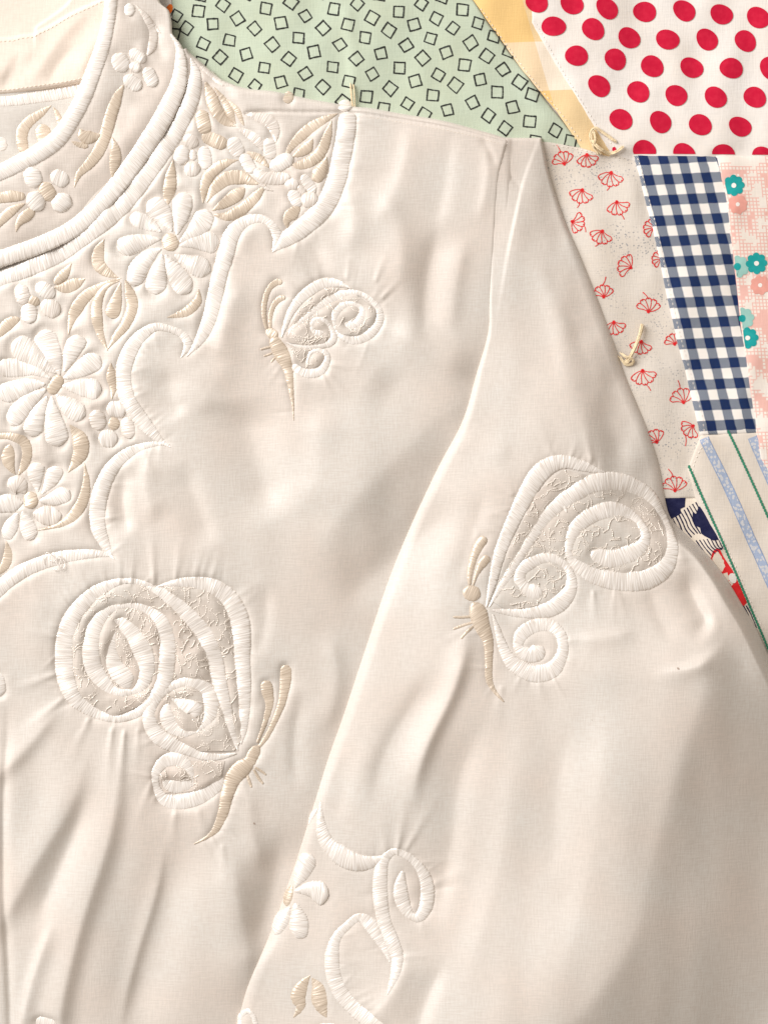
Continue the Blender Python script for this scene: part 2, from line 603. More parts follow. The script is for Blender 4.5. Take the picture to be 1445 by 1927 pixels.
motif('C', 'embroidered_branch', 'tan curved branch on the collar band', [
    ('embroidered_branch', 't', Z1([(705, 488, 12), (668, 560, 62), (632, 660, 74), (605, 760, 75), (562, 860, 74), (510, 930, 62), (452, 990, 38), (425, 1065, 4)]), 0.8),
    ('leaf', 't', Z1([(580, 768, 12), (520, 785, 74), (480, 770, 74), (462, 738, 12)]), 0.8),
    ('leaf', 't', Z1([(505, 835, 28), (455, 825, 32), (413, 808, 4)]), 0.8),
    ('leaf', 't', Z1([(640, 782, 5), (658, 850, 58), (655, 920, 66), (642, 980, 30), (642, 1015, 4)]), 0.8)])
flower('C', 'embroidered_blossom', 'white blossom with tan centre low on the collar', Z1, blob(275, 1090, 112, 92, 60),
       [blob(195, 1010, 120, 106, 80), blob(345, 1015, 108, 96, 25), blob(210, 1145, 116, 104, 55), blob(353, 1150, 118, 108, -45)])
leaf('C', Z1, [(152, 1120, 40), (80, 1118, 70), (0, 1130, 62), (-120, 1145, 30), (-180, 1150, 4)])
leaf('C', Z1, [(152, 1158, 6), (82, 1195, 55), (20, 1250, 56), (-40, 1330, 4)])
leaf('C', Z1, [(198, 1190, 50), (152, 1230, 72), (115, 1270, 40), (98, 1318, 3)])
flower('C', 'embroidered_blossom', 'white blossom cut by the left edge on the collar', Z1, blob(-190, 1330, 90, 80, 30),
       [blob(-280, 1290, 110, 90, 20), blob(-110, 1290, 110, 90, -20), blob(-190, 1240, 100, 90, 90)])
# inside of the back collar
leaf('I', Z1, [(288, 590, 4), (232, 632, 44), (155, 690, 64), (120, 760, 72), (132, 860, 60)], 't', lift=0.7)
leaf('I', Z1, [(298, 600, 6), (325, 650, 34), (345, 720, 30)], 't', lift=0.7)
leaf('I', Z1, blob(245, 760, 130, 92, 75), 't', lift=0.7)
leaf('I', Z1, blob(5, 810, 80, 70, 75), 'w', 'embroidered_petal', lift=0.7)
leaf('I', Z1, [(-600, 590, 60), (0, 570, 62), (150, 552, 68), (300, 528, 76), (440, 500, 76), (520, 480, 70)], 'w', 'stitched_band', 'white stitched band below the neck lining', 0.6)

# yoke
leaf('B', Z1, [(1083, 330, 14), (1109, 423, 66), (1081, 556, 104), (996, 730, 114), (891, 900, 115), (781, 1050, 115), (666, 1185, 114), (477, 1340, 108), (268, 1473, 104), (0, 1575, 102), (-260, 1680, 92), (-700, 1850, 90)], 'w', 'neckline_cord', 'white satin stitched cord round the neckline below the collar', 1.1)
leaf('B', Z2, [(235, 375, 20), (295, 418, 46), (352, 468, 38), (425, 482, 5)], 'p')
leaf('B', Z2, [(262, 462, 14), (290, 540, 72), (322, 620, 78), (372, 680, 62), (432, 712, 5)])
leaf('B', Z2, [(310, 492, 5), (370, 570, 42), (402, 640, 52), (432, 700, 8)])
leaf('B', Z2, [(380, 560, 8), (440, 620, 40), (470, 690, 20), (480, 710, 4)])
leaf('B', Z2, blob(250, 690, 142, 88, 75))
leaf('B', Z2, blob(312, 790, 152, 88, 25))
flower('B', 'embroidered_blossom', 'four petalled white blossom beside the neckline cord', Z2, blob(190, 875, 62, 44, 90),
       [('p', blob(178, 795, 92, 80, 30)), blob(125, 875, 112, 90, 100), blob(258, 890, 132, 80, 85), ('p', blob(185, 955, 92, 92, 0))], 'p')
leaf('B', Z2, [(78, 905, 4), (66, 980, 60), (60, 1050, 80), (50, 1110, 60), (45, 1165, 8)])
flower('B', 'embroidered_blossom', 'cluster of raised white petals at the shoulder', Z2, [(495, 858, 16), (560, 890, 52), (622, 945, 14)],
       [blob(432, 830, 118, 94, 60), blob(625, 840, 116, 84, 80), blob(692, 920, 145, 88, -28), blob(500, 922, 125, 74, 62),
        ('p', [(530, 950, 40), (590, 1000, 72), (680, 1010, 80), (742, 1000, 50)]), ('p', [(436, 718, 8), (520, 765, 60), (575, 815, 55), (580, 850, 10)])])
leaf('B', Z2, [(480, 638, 8), (560, 660, 60), (628, 690, 80), (655, 750, 58), (660, 805, 6)], 'p')
leaf('B', Z2, blob(728, 545, 80, 70, 90), 't', lift=0.6)
motif('B', 'embroidered_bud', 'tan bud of three leaves beside the shoulder border', [
    ('embroidered_bud', 't', Z2([(1012, 640, 4), (930, 680, 50), (850, 730, 70), (780, 790, 60), (735, 850, 34), (720, 895, 4)]), 0.9),
    ('leaf', 't', Z2([(975, 680, 4), (955, 760, 50), (920, 850, 70), (860, 910, 70), (790, 935, 54), (750, 930, 6)]), 0.9),
    ('leaf', 't', Z2([(752, 888, 6), (800, 860, 56), (842, 828, 66), (866, 785, 14)]), 0.9)])
leaf('B', Z2, [(948, 885, 6), (925, 950, 70), (890, 1000, 80), (862, 1015, 10)])
flower('B', 'embroidered_blossom', 'small white blossom inside the shoulder border', Z2, blob(805, 1072, 62, 46, 40),
       [('p', blob(750, 1042, 80, 70, 0)), blob(845, 1040, 122, 66, 55), blob(770, 1122, 104, 76, 60), ('p', blob(850, 1130, 98, 96, 0))], 'p')
leaf('B', Z2, [(792, 1165, 30), (750, 1210, 80), (722, 1250, 48), (725, 1295, 4)])
motif('B', 'embroidered_bud', 'tan bud of four leaves above the upper daisy', [
    ('embroidered_bud', 't', Z2([(447, 903, 4), (360, 930, 58), (290, 980, 70), (255, 1060, 58), (246, 1150, 5)]), 0.9),
    ('leaf', 't', Z2([(268, 1145, 8), (310, 1070, 66), (380, 1010, 86), (460, 1000, 86), (530, 1030, 38), (570, 1042, 4)]), 0.9),
    ('leaf', 't', Z2([(298, 1192, 6), (370, 1150, 62), (440, 1100, 80), (482, 1062, 30)]), 0.9),
    ('leaf', 't', Z2([(308, 1215, 8), (390, 1222, 60), (480, 1172, 72), (550, 1110, 58), (602, 1045, 6)]), 0.9),
    ('leaf', 'p', Z2([(560, 1040, 6), (600, 1062, 26), (645, 1080, 4)]), 0.9)])
D1 = [Z1([(915, 1312, 14), (850, 1272, 80), (780, 1242, 96), (735, 1230, 60)]), Z1([(975, 1312, 10), (930, 1230, 108), (882, 1170, 130), (840, 1138, 80)]),
      Z1([(1003, 1330, 14), (1020, 1230, 92), (1035, 1140, 122), (1022, 1090, 90)]), Z1([(1020, 1372, 16), (1090, 1320, 92), (1150, 1250, 130), (1172, 1185, 90)]),
      Z3([(1020, 190, 14), (1100, 165, 90), (1190, 166, 132), (1242, 170, 90)]), Z3([(990, 240, 14), (1070, 282, 92), (1140, 312, 126), (1190, 332, 80)]),
      Z3([(940, 238, 14), (985, 330, 100), (1040, 410, 130), (1075, 452, 80)]), Z3([(920, 236, 14), (900, 320, 92), (885, 410, 126), (884, 462, 95)]),
      Z3([(915, 205, 14), (850, 240, 80), (790, 310, 112), (766, 380, 98), (760, 415, 66)]), Z3([(910, 150, 14), (810, 160, 90), (720, 190, 120), (672, 218, 95)])]
flower('B', 'embroidered_daisy', 'white daisy with ten petals, the upper of the large ones', lambda p: p, Z3(blob(966, 168, 104, 98, 70)), D1)
leaf('B', Z3, [(592, 150, 4), (560, 220, 70), (560, 290, 80), (610, 340, 58), (672, 370, 5)])
motif('B', 'embroidered_bud', 'tan bud of hanging leaves between the two large daisies', [
    ('embroidered_bud', 't', Z3([(690, 370, 6), (590, 410, 40), (490, 470, 70), (430, 550, 76), (402, 620, 40), (388, 692, 4)]), 0.9),
    ('leaf', 't', Z3([(680, 385, 6), (600, 422, 36), (556, 500, 60), (550, 590, 70), (570, 690, 45), (612, 785, 4)]), 0.9),
    ('leaf', 't', Z3([(686, 395, 5), (665, 470, 56), (645, 550, 92), (635, 600, 74)]), 0.9),
    ('leaf', 't', Z3([(710, 380, 5), (740, 460, 60), (750, 540, 72), (715, 630, 62), (660, 700, 45), (610, 775, 4)]), 0.9)])
leaf('B', Z3, [(1127, 432, 4), (1120, 500, 52), (1070, 555, 60), (1010, 580, 38), (948, 596, 3)])
leaf('B', Z3, [(407, 285, 4), (370, 340, 60), (325, 388, 50), (308, 405, 5)])
leaf('B', Z3, [(308, 422, 8), (370, 422, 72), (430, 402, 70), (484, 374, 4)])
flower('B', 'embroidered_blossom', 'white blossom between the neckline cord and the large daisy', Z3, blob(190, 500, 74, 62, 20),
       [('p', blob(128, 462, 122, 90, 75)), blob(258, 440, 124, 90, 35), ('p', blob(285, 540, 120, 112, 20)), blob(165, 570, 114, 96, 85)])
leaf('B', Z3, [(112, 598, 22), (60, 622, 70), (10, 670, 60), (-50, 740, 4)])
D2 = [[(340, 920, 14), (300, 820, 110), (262, 720, 140), (242, 665, 116)], [(365, 900, 14), (400, 810, 90), (435, 735, 116), (446, 692, 96)],
      [(360, 940, 14), (440, 900, 90), (520, 850, 122), (565, 815, 110)], [(355, 980, 14), (440, 990, 90), (530, 1002, 130), (575, 1006, 112)],
      [(320, 1030, 14), (380, 1090, 100), (440, 1130, 120), (484, 1152, 86)], [(295, 1040, 14), (300, 1150, 100), (325, 1270, 140), (336, 1322, 100)],
      [(270, 1040, 14), (222, 1130, 90), (192, 1220, 116), (182, 1268, 96)], [(265, 1000, 14), (190, 1050, 80), (110, 1130, 112), (66, 1205, 86)],
      [(260, 970, 14), (170, 980, 90), (80, 1010, 122), (-5, 1035, 110)], [(290, 940, 14), (190, 890, 72), (80, 880, 112), (-10, 882, 102)],
      [(320, 910, 14), (230, 840, 110), (132, 772, 150), (70, 738, 100)]]
flower('B', 'embroidered_daisy', 'largest white daisy, at the left edge', Z3, blob(315, 975, 120, 76, 120), D2)
leaf('B', Z3, [(630, 852, 4), (630, 920, 60), (642, 990, 44), (635, 1058, 4)])
flower('B', 'embroidered_blossom', 'small white blossom against the scalloped border', Z3, blob(645, 1195, 76, 68, 100),
       [blob(660, 1115, 112, 100, 0), ('p', blob(555, 1175, 116, 96, 80)), blob(613, 1280, 108, 106, 0), ('p', blob(725, 1220, 122, 84, 80))])
leaf('B', Z4, [(398, 58, 4), (450, 130, 90), (462, 200, 96), (436, 262, 70), (388, 328, 4)])
leaf('B', Z4, [(480, 275, 4), (490, 370, 40), (476, 470, 66), (430, 560, 70), (370, 610, 48), (290, 640, 22), (210, 657, 3)])
leaf('B', Z4, [(-60, 130, 30), (50, 122, 42), (130, 150, 62), (155, 210, 66), (136, 290, 50), (104, 345, 6)])
leaf('B', Z4, [(60, 172, 40), (50, 240, 86), (65, 300, 50), (88, 340, 5)])
D3 = [[(215, 440, 14), (206, 350, 90), (205, 300, 104), (202, 272, 90)], [(240, 450, 10), (290, 380, 80), (318, 315, 102), (322, 292, 90)],
      [(225, 490, 14), (300, 480, 80), (370, 450, 102), (395, 432, 76)], ('p', [(188, 560, 30), (250, 572, 110), (310, 576, 112), (350, 572, 64)]),
      [(130, 548, 20), (152, 620, 92), (180, 690, 92), (192, 705, 66)], [(100, 560, 20), (70, 620, 82), (40, 680, 82), (22, 700, 56)],
      [(130, 500, 20), (70, 500, 110), (0, 510, 102), (-60, 515, 80)], ('p', [(145, 445, 20), (112, 402, 110), (70, 400, 92), (45, 412, 46)])]
flower('B', 'embroidered_daisy', 'white daisy with eight petals, lowest of the three', Z4, blob(175, 485, 98, 88, 80), D3)
leaf('B', Z4, [(35, 718, 4), (46, 790, 56), (25, 860, 55), (-30, 920, 4)])
leaf('B', frame(0, 0, 1), blob(-6, 1288, 46, 36, 80), 'w', 'embroidered_petal')
leaf('B', frame(0, 0, 1), blob(88, 1925, 40, 26, 10), 'w', 'embroidered_petal')

# scalloped border
def bord(pts):
    leaf('B', lambda p: p, pts, 'w', 'scalloped_border', None, 1.1)
bord(Z2([(1046, 552, 80), (1050, 590, 96), (1056, 628, 96)]))
bord(Z2([(1068, 628, 108), (1056, 760, 112), (1030, 900, 116), (1003, 1020, 118), (958, 1130, 120), (880, 1230, 116), (780, 1312, 108), (705, 1365, 86), (640, 1428, 5)]))
bord(Z2([(640, 1418, 5), (668, 1350, 60), (645, 1285, 52), (592, 1242, 50), (520, 1240, 62), (450, 1280, 86), (402, 1350, 102)]) +
     Z3([(1280, 230, 102), (1246, 350, 96), (1220, 470, 96), (1195, 580, 92), (1160, 670, 78), (1118, 742, 48), (1060, 815, 4)]))
bord(Z3([(1028, 822, 5), (1066, 750, 54), (1032, 690, 46), (960, 660, 42), (880, 650, 52), (800, 700, 76), (740, 780, 92), (706, 880, 97), (705, 980, 97), (736, 1080, 96), (800, 1170, 90), (860, 1240, 70), (920, 1300, 38), (972, 1332, 3)]))
bord(Z4([(965, 170, 3), (900, 165, 25), (800, 185, 46), (710, 230, 70), (630, 310, 86), (580, 410, 96), (556, 520, 100), (556, 630, 96), (590, 720, 70), (625, 790, 34), (655, 825, 3)]))
bord(Z4([(648, 806, 3), (560, 790, 46), (440, 796, 66), (310, 820, 82), (190, 860, 86), (90, 912, 90), (0, 985, 90), (-160, 1130, 85), (-600, 1500, 85)]))

# butterflies
motif('B', 'embroidered_butterfly', 'large white butterfly with tan body on the front, below the scalloped border', [
    ('butterfly_body', 't', ZB([(1185, 985, 40), (1162, 1020, 66), (1140, 1062, 66), (1095, 1105, 98), (1050, 1160, 90), (1022, 1240, 72), (1002, 1330, 60), (965, 1415, 42), (918, 1460, 20), (848, 1496, 6)]), 1.1),
    ('antenna', 't', ZB([(1224, 642, 58), (1230, 700, 68), (1242, 765, 46), (1216, 870, 26), (1178, 968, 14)]), 0.9),
    ('antenna', 't', ZB([(1322, 562, 58), (1328, 620, 66), (1312, 740, 46), (1280, 830, 34), (1232, 930, 28), (1188, 990, 18)]), 0.9),
    ('wing_scroll', 'w', ZB([(640, 152, 26), (560, 128, 34), (480, 122, 34), (400, 146, 58), (315, 195, 78), (232, 285, 92), (182, 390, 100), (168, 520, 105), (182, 640, 100), (228, 738, 82), (322, 808, 60), (430, 842, 40), (530, 822, 50), (620, 760, 62), (688, 660, 90), (708, 540, 92), (710, 430, 92), (680, 340, 84), (620, 280, 58), (545, 252, 40), (470, 252, 34), (400, 275, 54), (342, 340, 84), (313, 440, 96), (318, 560, 100), (372, 650, 88), (450, 703, 48), (535, 702, 46)]), 1.1),
    ('wing_scroll', 'w', ZB([(432, 325, 6), (480, 345, 72), (540, 415, 100), (582, 490, 112), (602, 580, 92), (575, 670, 66), (500, 715, 22)]), 1.1),
    ('wing_scroll', 'w', ZB([(440, 385, 8), (418, 470, 60), (432, 560, 100), (482, 630, 110), (515, 682, 50)]), 1.1),
    ('wing_edge', 'w', ZB([(650, 150, 4), (760, 132, 46), (860, 130, 70), (950, 152, 90), (1030, 212, 102), (1080, 310, 112), (1096, 420, 102), (1102, 540, 86), (1110, 680, 80), (1112, 800, 62), (1106, 900, 42), (1094, 975, 6)]), 1.1),
    ('wing_vein', 'w', ZB([(600, 148, 24), (680, 182, 60), (760, 240, 76), (840, 320, 92), (910, 410, 96), (950, 510, 96), (976, 620, 86), (1004, 740, 70), (1032, 850, 54), (1060, 950, 38), (1078, 1010, 6)]), 1.1),
    ('wing_scroll', 'w', ZB([(1070, 1022, 10), (980, 1040, 36), (900, 1036, 46), (820, 1008, 56), (740, 978, 84), (662, 930, 88), (620, 860, 80), (622, 790, 68), (680, 710, 50), (760, 660, 50), (840, 650, 60), (912, 692, 82), (940, 770, 86), (920, 850, 58), (862, 916, 6)]), 1.1),
    ('wing_scroll', 'w', ZB([(872, 908, 5), (800, 918, 42), (732, 880, 80), (706, 820, 80), (712, 762, 34)]), 1.1),
    ('wing_scroll', 'w', ZB([(730, 738, 10), (800, 768, 82), (852, 795, 88), (858, 835, 40)]), 1.1),
    ('wing_scroll', 'w', ZB([(1000, 1150, 20), (985, 1180, 60), (900, 1240, 82), (800, 1275, 86), (700, 1268, 72), (652, 1200, 42), (652, 1120, 52), (702, 1062, 72), (770, 1056, 80), (822, 1100, 56), (842, 1160, 18), (848, 1195, 4)]), 0.9),
    ('wing_scroll', 'w', ZB([(850, 1180, 40), (780, 1192, 80), (722, 1190, 72), (686, 1165, 22)]), 0.9),
    ('insect_leg', 't', ZB([(1165, 1095, 12), (1195, 1112, 14), (1226, 1135, 10)]), 0.8),
    ('insect_leg', 't', ZB([(1160, 1105, 12), (1185, 1150, 16), (1210, 1182, 12)]), 0.8),
    ('insect_leg', 't', ZB([(1125, 1130, 12), (1138, 1170, 18), (1150, 1200, 14)]), 0.8)],
    [ZB([(480, 135), (300, 210), (190, 400), (175, 560), (240, 740), (430, 830), (600, 760), (660, 960), (860, 1010), (1060, 1010), (1100, 950), (1110, 500), (1080, 300), (980, 170), (850, 140)]), ZB([(860, 1060), (1010, 1060), (990, 1160), (860, 1220), (690, 1230), (670, 1130), (720, 1080)])])
motif('B', 'embroidered_butterfly', 'small white butterfly with tan body on the chest', [
    ('butterfly_body', 't', ZS_([(305, 655, 62), (335, 700, 108), (388, 800, 134), (430, 900, 88), (450, 1000, 64), (464, 1120, 38), (475, 1220, 18), (480, 1325, 5)]), 1.1),
    ('butterfly_head', 't', ZS_(blob(305, 625, 108, 86, 35)), 0.75),
    ('antenna', 't', ZS_([(388, 215, 46), (340, 215, 56), (280, 270, 46), (246, 370, 46), (241, 480, 40), (262, 592, 24)]), 1.0),
    ('antenna', 't', ZS_([(412, 338, 40), (368, 347, 52), (318, 402, 44), (291, 490, 38), (291, 590, 26)]), 1.0),
    ('wing_edge', 'w', ZS_([(384, 660, 6), (406, 580, 40), (460, 450, 66), (540, 340, 86), (640, 262, 96), (730, 222, 92), (820, 222, 70), (895, 248, 30), (940, 268, 4)]), 1.1),
    ('wing_scroll', 'w', ZS_([(428, 655, 6), (470, 590, 46), (560, 510, 52), (660, 430, 66), (760, 360, 76), (860, 312, 76), (940, 300, 60), (1020, 312, 46), (1100, 362, 46), (1160, 440, 62), (1162, 530, 76), (1112, 610, 82), (1040, 662, 82), (960, 682, 72), (890, 668, 52), (832, 625, 38), (790, 560, 26), (770, 520, 5)]), 1.1),
    ('wing_scroll', 'w', ZS_([(815, 600, 30), (805, 520, 54), (822, 450, 70), (880, 402, 70), (950, 387, 50), (1022, 422, 50), (1022, 490, 76), (980, 550, 82), (920, 560, 72), (888, 542, 26)]), 1.1),
    ('wing_scroll', 'w', ZS_([(415, 698, 5), (500, 728, 36), (600, 736, 36), (700, 726, 42), (772, 700, 66), (800, 640, 66), (772, 570, 50), (720, 520, 44), (660, 512, 46), (622, 560, 46), (642, 612, 50), (690, 622, 62), (720, 615, 26)]), 1.1),
    ('wing_scroll', 'w', ZS_([(470, 880, 40), (490, 895, 66), (540, 930, 76), (610, 946, 82), (690, 930, 76), (742, 860, 60), (740, 790, 50), (680, 762, 42), (620, 780, 36), (592, 840, 26), (580, 882, 6)]), 1.0),
    ('insect_leg', 't', ZS_([(300, 732, 16), (255, 742, 18), (212, 755, 14)]), 0.8),
    ('insect_leg', 't', ZS_([(305, 782, 16), (270, 798, 18), (240, 808, 14)]), 0.8),
    ('insect_leg', 't', ZS_([(330, 820, 16), (312, 838, 18), (298, 858, 14)]), 0.8)],
    [ZS_([(420, 650), (540, 400), (720, 250), (900, 260), (1130, 430), (1140, 560), (1000, 650), (850, 630), (780, 730), (600, 730), (440, 700)]), ZS_([(450, 720), (720, 750), (730, 860), (600, 920), (490, 860)])])
motif('S', 'embroidered_butterfly', 'large white butterfly with tan body on the sleeve', [
    ('butterfly_body', 't', ZR([(206, 912, 40), (232, 965, 104), (262, 1050, 92), (292, 1130, 62), (296, 1240, 46), (296, 1335, 42), (322, 1402, 26), (380, 1470, 8)]), 1.1),
    ('butterfly_head', 't', ZR(blob(200, 860, 100, 92, 20)), 0.75),
    ('antenna', 't', ZR([(280, 545, 52), (240, 592, 60), (212, 660, 46), (192, 740, 36), (188, 815, 18)]), 1.0),
    ('antenna', 't', ZR([(296, 652, 46), (262, 690, 50), (228, 750, 26), (208, 815, 10)]), 1.0),
    ('wing_edge', 'w', ZR([(282, 938, 8), (320, 790, 50), (360, 630, 70), (430, 460, 82), (510, 300, 102), (580, 190, 112), (660, 132, 96), (740, 122, 76), (820, 142, 66), (900, 166, 34), (955, 178, 6)]), 1.0),
    ('wing_scroll', 'w', ZR([(298, 938, 6), (350, 850, 36), (430, 720, 56), (510, 590, 62), (600, 450, 82), (680, 370, 92), (780, 300, 102), (880, 244, 112), (1000, 230, 114), (1100, 252, 104), (1200, 305, 86), (1272, 400, 62), (1312, 500, 66), (1322, 620, 86), (1282, 720, 106), (1180, 782, 120), (1050, 792, 120), (920, 772, 102), (820, 722, 82), (752, 655, 48), (752, 575, 62), (790, 490, 86), (860, 430, 96), (960, 392, 102), (1050, 402, 92), (1130, 450, 70), (1176, 530, 60), (1150, 600, 90), (1060, 650, 112), (970, 666, 112), (900, 642, 92), (876, 618, 40)]), 1.0),
    ('wing_scroll', 'w', ZR([(315, 955, 8), (400, 966, 40), (520, 972, 62), (640, 950, 96), (720, 890, 100), (760, 810, 70), (740, 720, 46), (670, 666, 56), (590, 666, 70), (500, 712, 76), (470, 780, 66), (510, 842, 82), (570, 850, 92), (602, 838, 40)]), 1.0),
    ('wing_scroll', 'w', ZR([(318, 978, 8), (350, 1080, 40), (390, 1195, 66), (450, 1268, 90), (550, 1310, 106), (650, 1290, 100), (706, 1200, 70), (702, 1100, 66), (640, 1042, 76), (560, 1042, 82), (482, 1090, 82), (462, 1160, 60), (512, 1202, 90), (570, 1192, 102), (598, 1158, 40)]), 0.9),
    ('wing_knot', 'w', ZR([(678, 318, 20), (712, 350, 34), (735, 405, 14)]), 1.6),
    ('insect_leg', 't', ZR([(195, 992, 14), (145, 995, 16), (95, 994, 12)]), 0.8),
    ('insect_leg', 't', ZR([(215, 1022, 14), (155, 1040, 18), (95, 1062, 14)]), 0.8),
    ('insect_leg', 't', ZR([(215, 1040, 14), (175, 1075, 18), (138, 1115, 14)]), 0.8)],
    [ZR([(310, 900), (420, 600), (560, 300), (720, 160), (1000, 240), (1220, 330), (1310, 560), (1270, 700), (1050, 760), (850, 730), (740, 660), (760, 800), (660, 920), (400, 960)])])

# lower sleeve scrollwork
leaf('S', ZF, [(553, 75, 3), (550, 160, 40), (562, 250, 72), (602, 330, 92), (680, 390, 118), (770, 422, 102), (860, 412, 62), (915, 394, 36)], 'w', 'embroidered_scroll', 'white crescent scroll at the sleeve edge', 0.9)
leaf('S', ZF, [(535, 125, 10), (510, 158, 34), (484, 215, 12)], 'w', 'embroidered_scroll', None, 0.9)
leaf('S', ZF, [(1016, 466, 22), (1002, 560, 80), (1020, 650, 82), (1062, 714, 50), (1112, 722, 62), (1150, 650, 82), (1150, 540, 82), (1112, 450, 56), (1050, 390, 46), (980, 358, 40), (928, 384, 52), (896, 450, 76), (890, 560, 92), (896, 660, 86), (916, 760, 82), (950, 850, 92), (985, 940, 76), (976, 1030, 60), (950, 1100, 34), (928, 1150, 3)], 'w', 'embroidered_scroll', 'white curled scroll on the sleeve', 1.0)
leaf('S', ZF, [(945, 975, 5), (930, 920, 44), (890, 845, 74), (830, 765, 82), (770, 730, 50), (702, 780, 50), (642, 850, 60), (620, 950, 86), (630, 1060, 92), (670, 1150, 92), (740, 1230, 92), (830, 1300, 96), (920, 1375, 100), (1060, 1500, 100)], 'w', 'embroidered_scroll', 'white sweeping scroll at the bottom of the sleeve', 0.9)
flower('S', 'embroidered_blossom', 'white blossom wrapped over the sleeve edge', ZF, [(392, 560, 16), (374, 620, 66), (358, 678, 40)],
       [[(408, 572, 14), (440, 500, 92), (480, 425, 112), (505, 385, 92)], [(402, 592, 8), (480, 582, 80), (555, 600, 142), (598, 610, 120)],
        [(408, 660, 24), (430, 740, 102), (432, 815, 112), (415, 850, 80)], [(378, 682, 14), (346, 740, 90), (310, 808, 80), (290, 838, 46)]])
leaf('S', ZF, [(496, 1058, 4), (450, 1120, 72), (430, 1180, 92), (442, 1235, 56), (400, 1298, 4)], lift=0.6)
leaf('S', ZF, [(504, 1072, 4), (540, 1130, 82), (552, 1200, 98), (572, 1260, 50), (588, 1290, 4)], lift=0.6)
leaf('S', ZF, [(95, 1390, 30), (98, 1310, 36), (140, 1272, 30), (178, 1310, 32), (190, 1390, 30)], 'w', 'embroidered_scroll', None, 0.8)
leaf('S', ZF, blob(600, 1352, 120, 66, 0), 'w', 'embroidered_petal', lift=0.8)

# ------------------------------------------------------------------ outlines of the cloth pieces
SL = np.array([(258, 951), (300, 941), (340, 933), (430, 927), (560, 921), (626, 918), (704, 896), (792, 870), (880, 824), (994, 771), (1098, 729), (1223, 687), (1347, 646), (1423, 619), (1526, 587), (1633, 553), (1753, 510), (1852, 468), (1925, 446), (2060, 400), (2300, 320)], float)
SR = np.array([(258, 1020), (290, 1027), (330, 1036), (412, 1064), (480, 1093), (567, 1128), (645, 1157), (727, 1187), (805, 1219), (877, 1243), (937, 1254), (968, 1262), (987, 1275), (1012, 1301), (1049, 1338), (1095, 1373), (1143, 1402), (1178, 1423), (1226, 1446), (1400, 1530), (1600, 1630), (1927, 1760), (2300, 1870)], float)
BT = np.array([(-400, 600), (-200, 520), (0, 450), (80, 425), (166, 372), (230, 302), (290, 212), (330, 120), (348, 92), (362, 100), (385, 120), (410, 142), (440, 156), (470, 164), (510, 168), (550, 176), (590, 184), (660, 196), (700, 200), (760, 211), (820, 221), (870, 233), (920, 247), (960, 258), (1010, 262)], float)


SL, SR, BT = (crspline(T, 12) for T in (SL, SR, BT))


def s_left(y): return np.interp(y, SL[:, 0], SL[:, 1])
def s_right(y): return np.interp(y, SR[:, 0], SR[:, 1])
def b_top(x): return np.interp(x, BT[:, 0], BT[:, 1])


# ------------------------------------------------------------------ height of every layer
HQ = 3.2 * noise(260, 1) + 1.8 * noise(80, 2, 0.7, 1.3) + 0.35 * noise(34, 9)
ridge(HQ, [(905, 20), (1000, 170), (1090, 270)], 2.0, 12, 0.1)
ridge(HQ, [(655, 0), (660, 90), (655, 190)], 3.5, 9, 0.1)
QN = noise(42, 62)
for p in ([(893, -2), (985, 128), (1095, 275)], [(1001, 20), (1060, 140), (1150, 284)], [(1150, 284), (1195, 288), (1350, 290), (1500, 290)], [(1195, 290), (1232, 440), (1266, 600), (1320, 818)],
          [(1350, 290), (1366, 360), (1398, 640), (1428, 815)], [(1296, 882), (1321, 819), (1428, 813)], [(1311, 936), (1364, 1032), (1446, 1224)], [(1000, 258), (1090, 272), (1150, 284)]):
    sl, d, t, sg = polydist(p, 60)
    HQ[sl] += -2.0 * np.exp(-(d / 11) ** 2) + 1.3 * np.exp(-(d / 26) ** 2) * QN[sl]
ridge(HQ, [(1230, 300), (1260, 520), (1300, 760)], -2.0, 20, 0.1)

HB = 24 + 2.4 * noise(230, 3) + 1.1 * noise(110, 4, 0.6, 1.6)
for p, a, s_ in [
    ([(610, 740), (610, 880), (590, 985)], 9, 60),
    ([(120, 1330), (60, 1400), (-20, 1470)], 7, 22),
    ([(110, 1720), (60, 1850), (20, 1990)], 8, 14),
    ([(470, 1480), (480, 1560), (500, 1640)], 5, 22),
    ([(14, 1290), (12, 1600), (12, 2100)], -7, 8),
    ([(690, 330), (735, 440), (745, 570)], 8, 36),
    ([(820, 400), (805, 520), (800, 660)], -9, 34),
    ([(880, 430), (862, 560), (850, 640)], 5, 26),
    ([(720, 610), (800, 655), (905, 700)], 10, 34),
    ([(700, 700), (800, 760), (880, 830)], -9, 36),
    ([(640, 330), (660, 400), (650, 480)], 7, 24),
    ([(590, 430), (600, 500), (640, 560)], -6, 22),
    ([(770, 225), (750, 320), (690, 440)], 4, 22),
    ([(850, 240), (830, 330), (800, 440)], -3.5, 22),
    ([(915, 262), (918, 330), (900, 420)], 3, 14),
    ([(905, 258), (925, 290), (934, 318)], -3, 8),
    ([(470, 520), (440, 600), (420, 680)], 7, 24),
    ([(320, 680), (325, 740), (350, 800)], -6, 30),
    ([(400, 660), (390, 720), (400, 800)], 3, 34),
    ([(232, 880), (228, 950), (246, 1010)], -9, 18),
    ([(282, 860), (278, 930), (300, 990)], 6, 22),
    ([(345, 880), (370, 960), (400, 1040)], -6, 26),
    ([(470, 1250), (490, 1180), (500, 1100)], -4, 16),
    ([(600, 1180), (620, 1280), (610, 1400)], 6, 26),
    ([(560, 1290), (550, 1400), (560, 1500)], -5, 18),
    ([(465, 215), (500, 250), (560, 300)], 3, 14),
]:
    ridge(HB, p, a, s_)
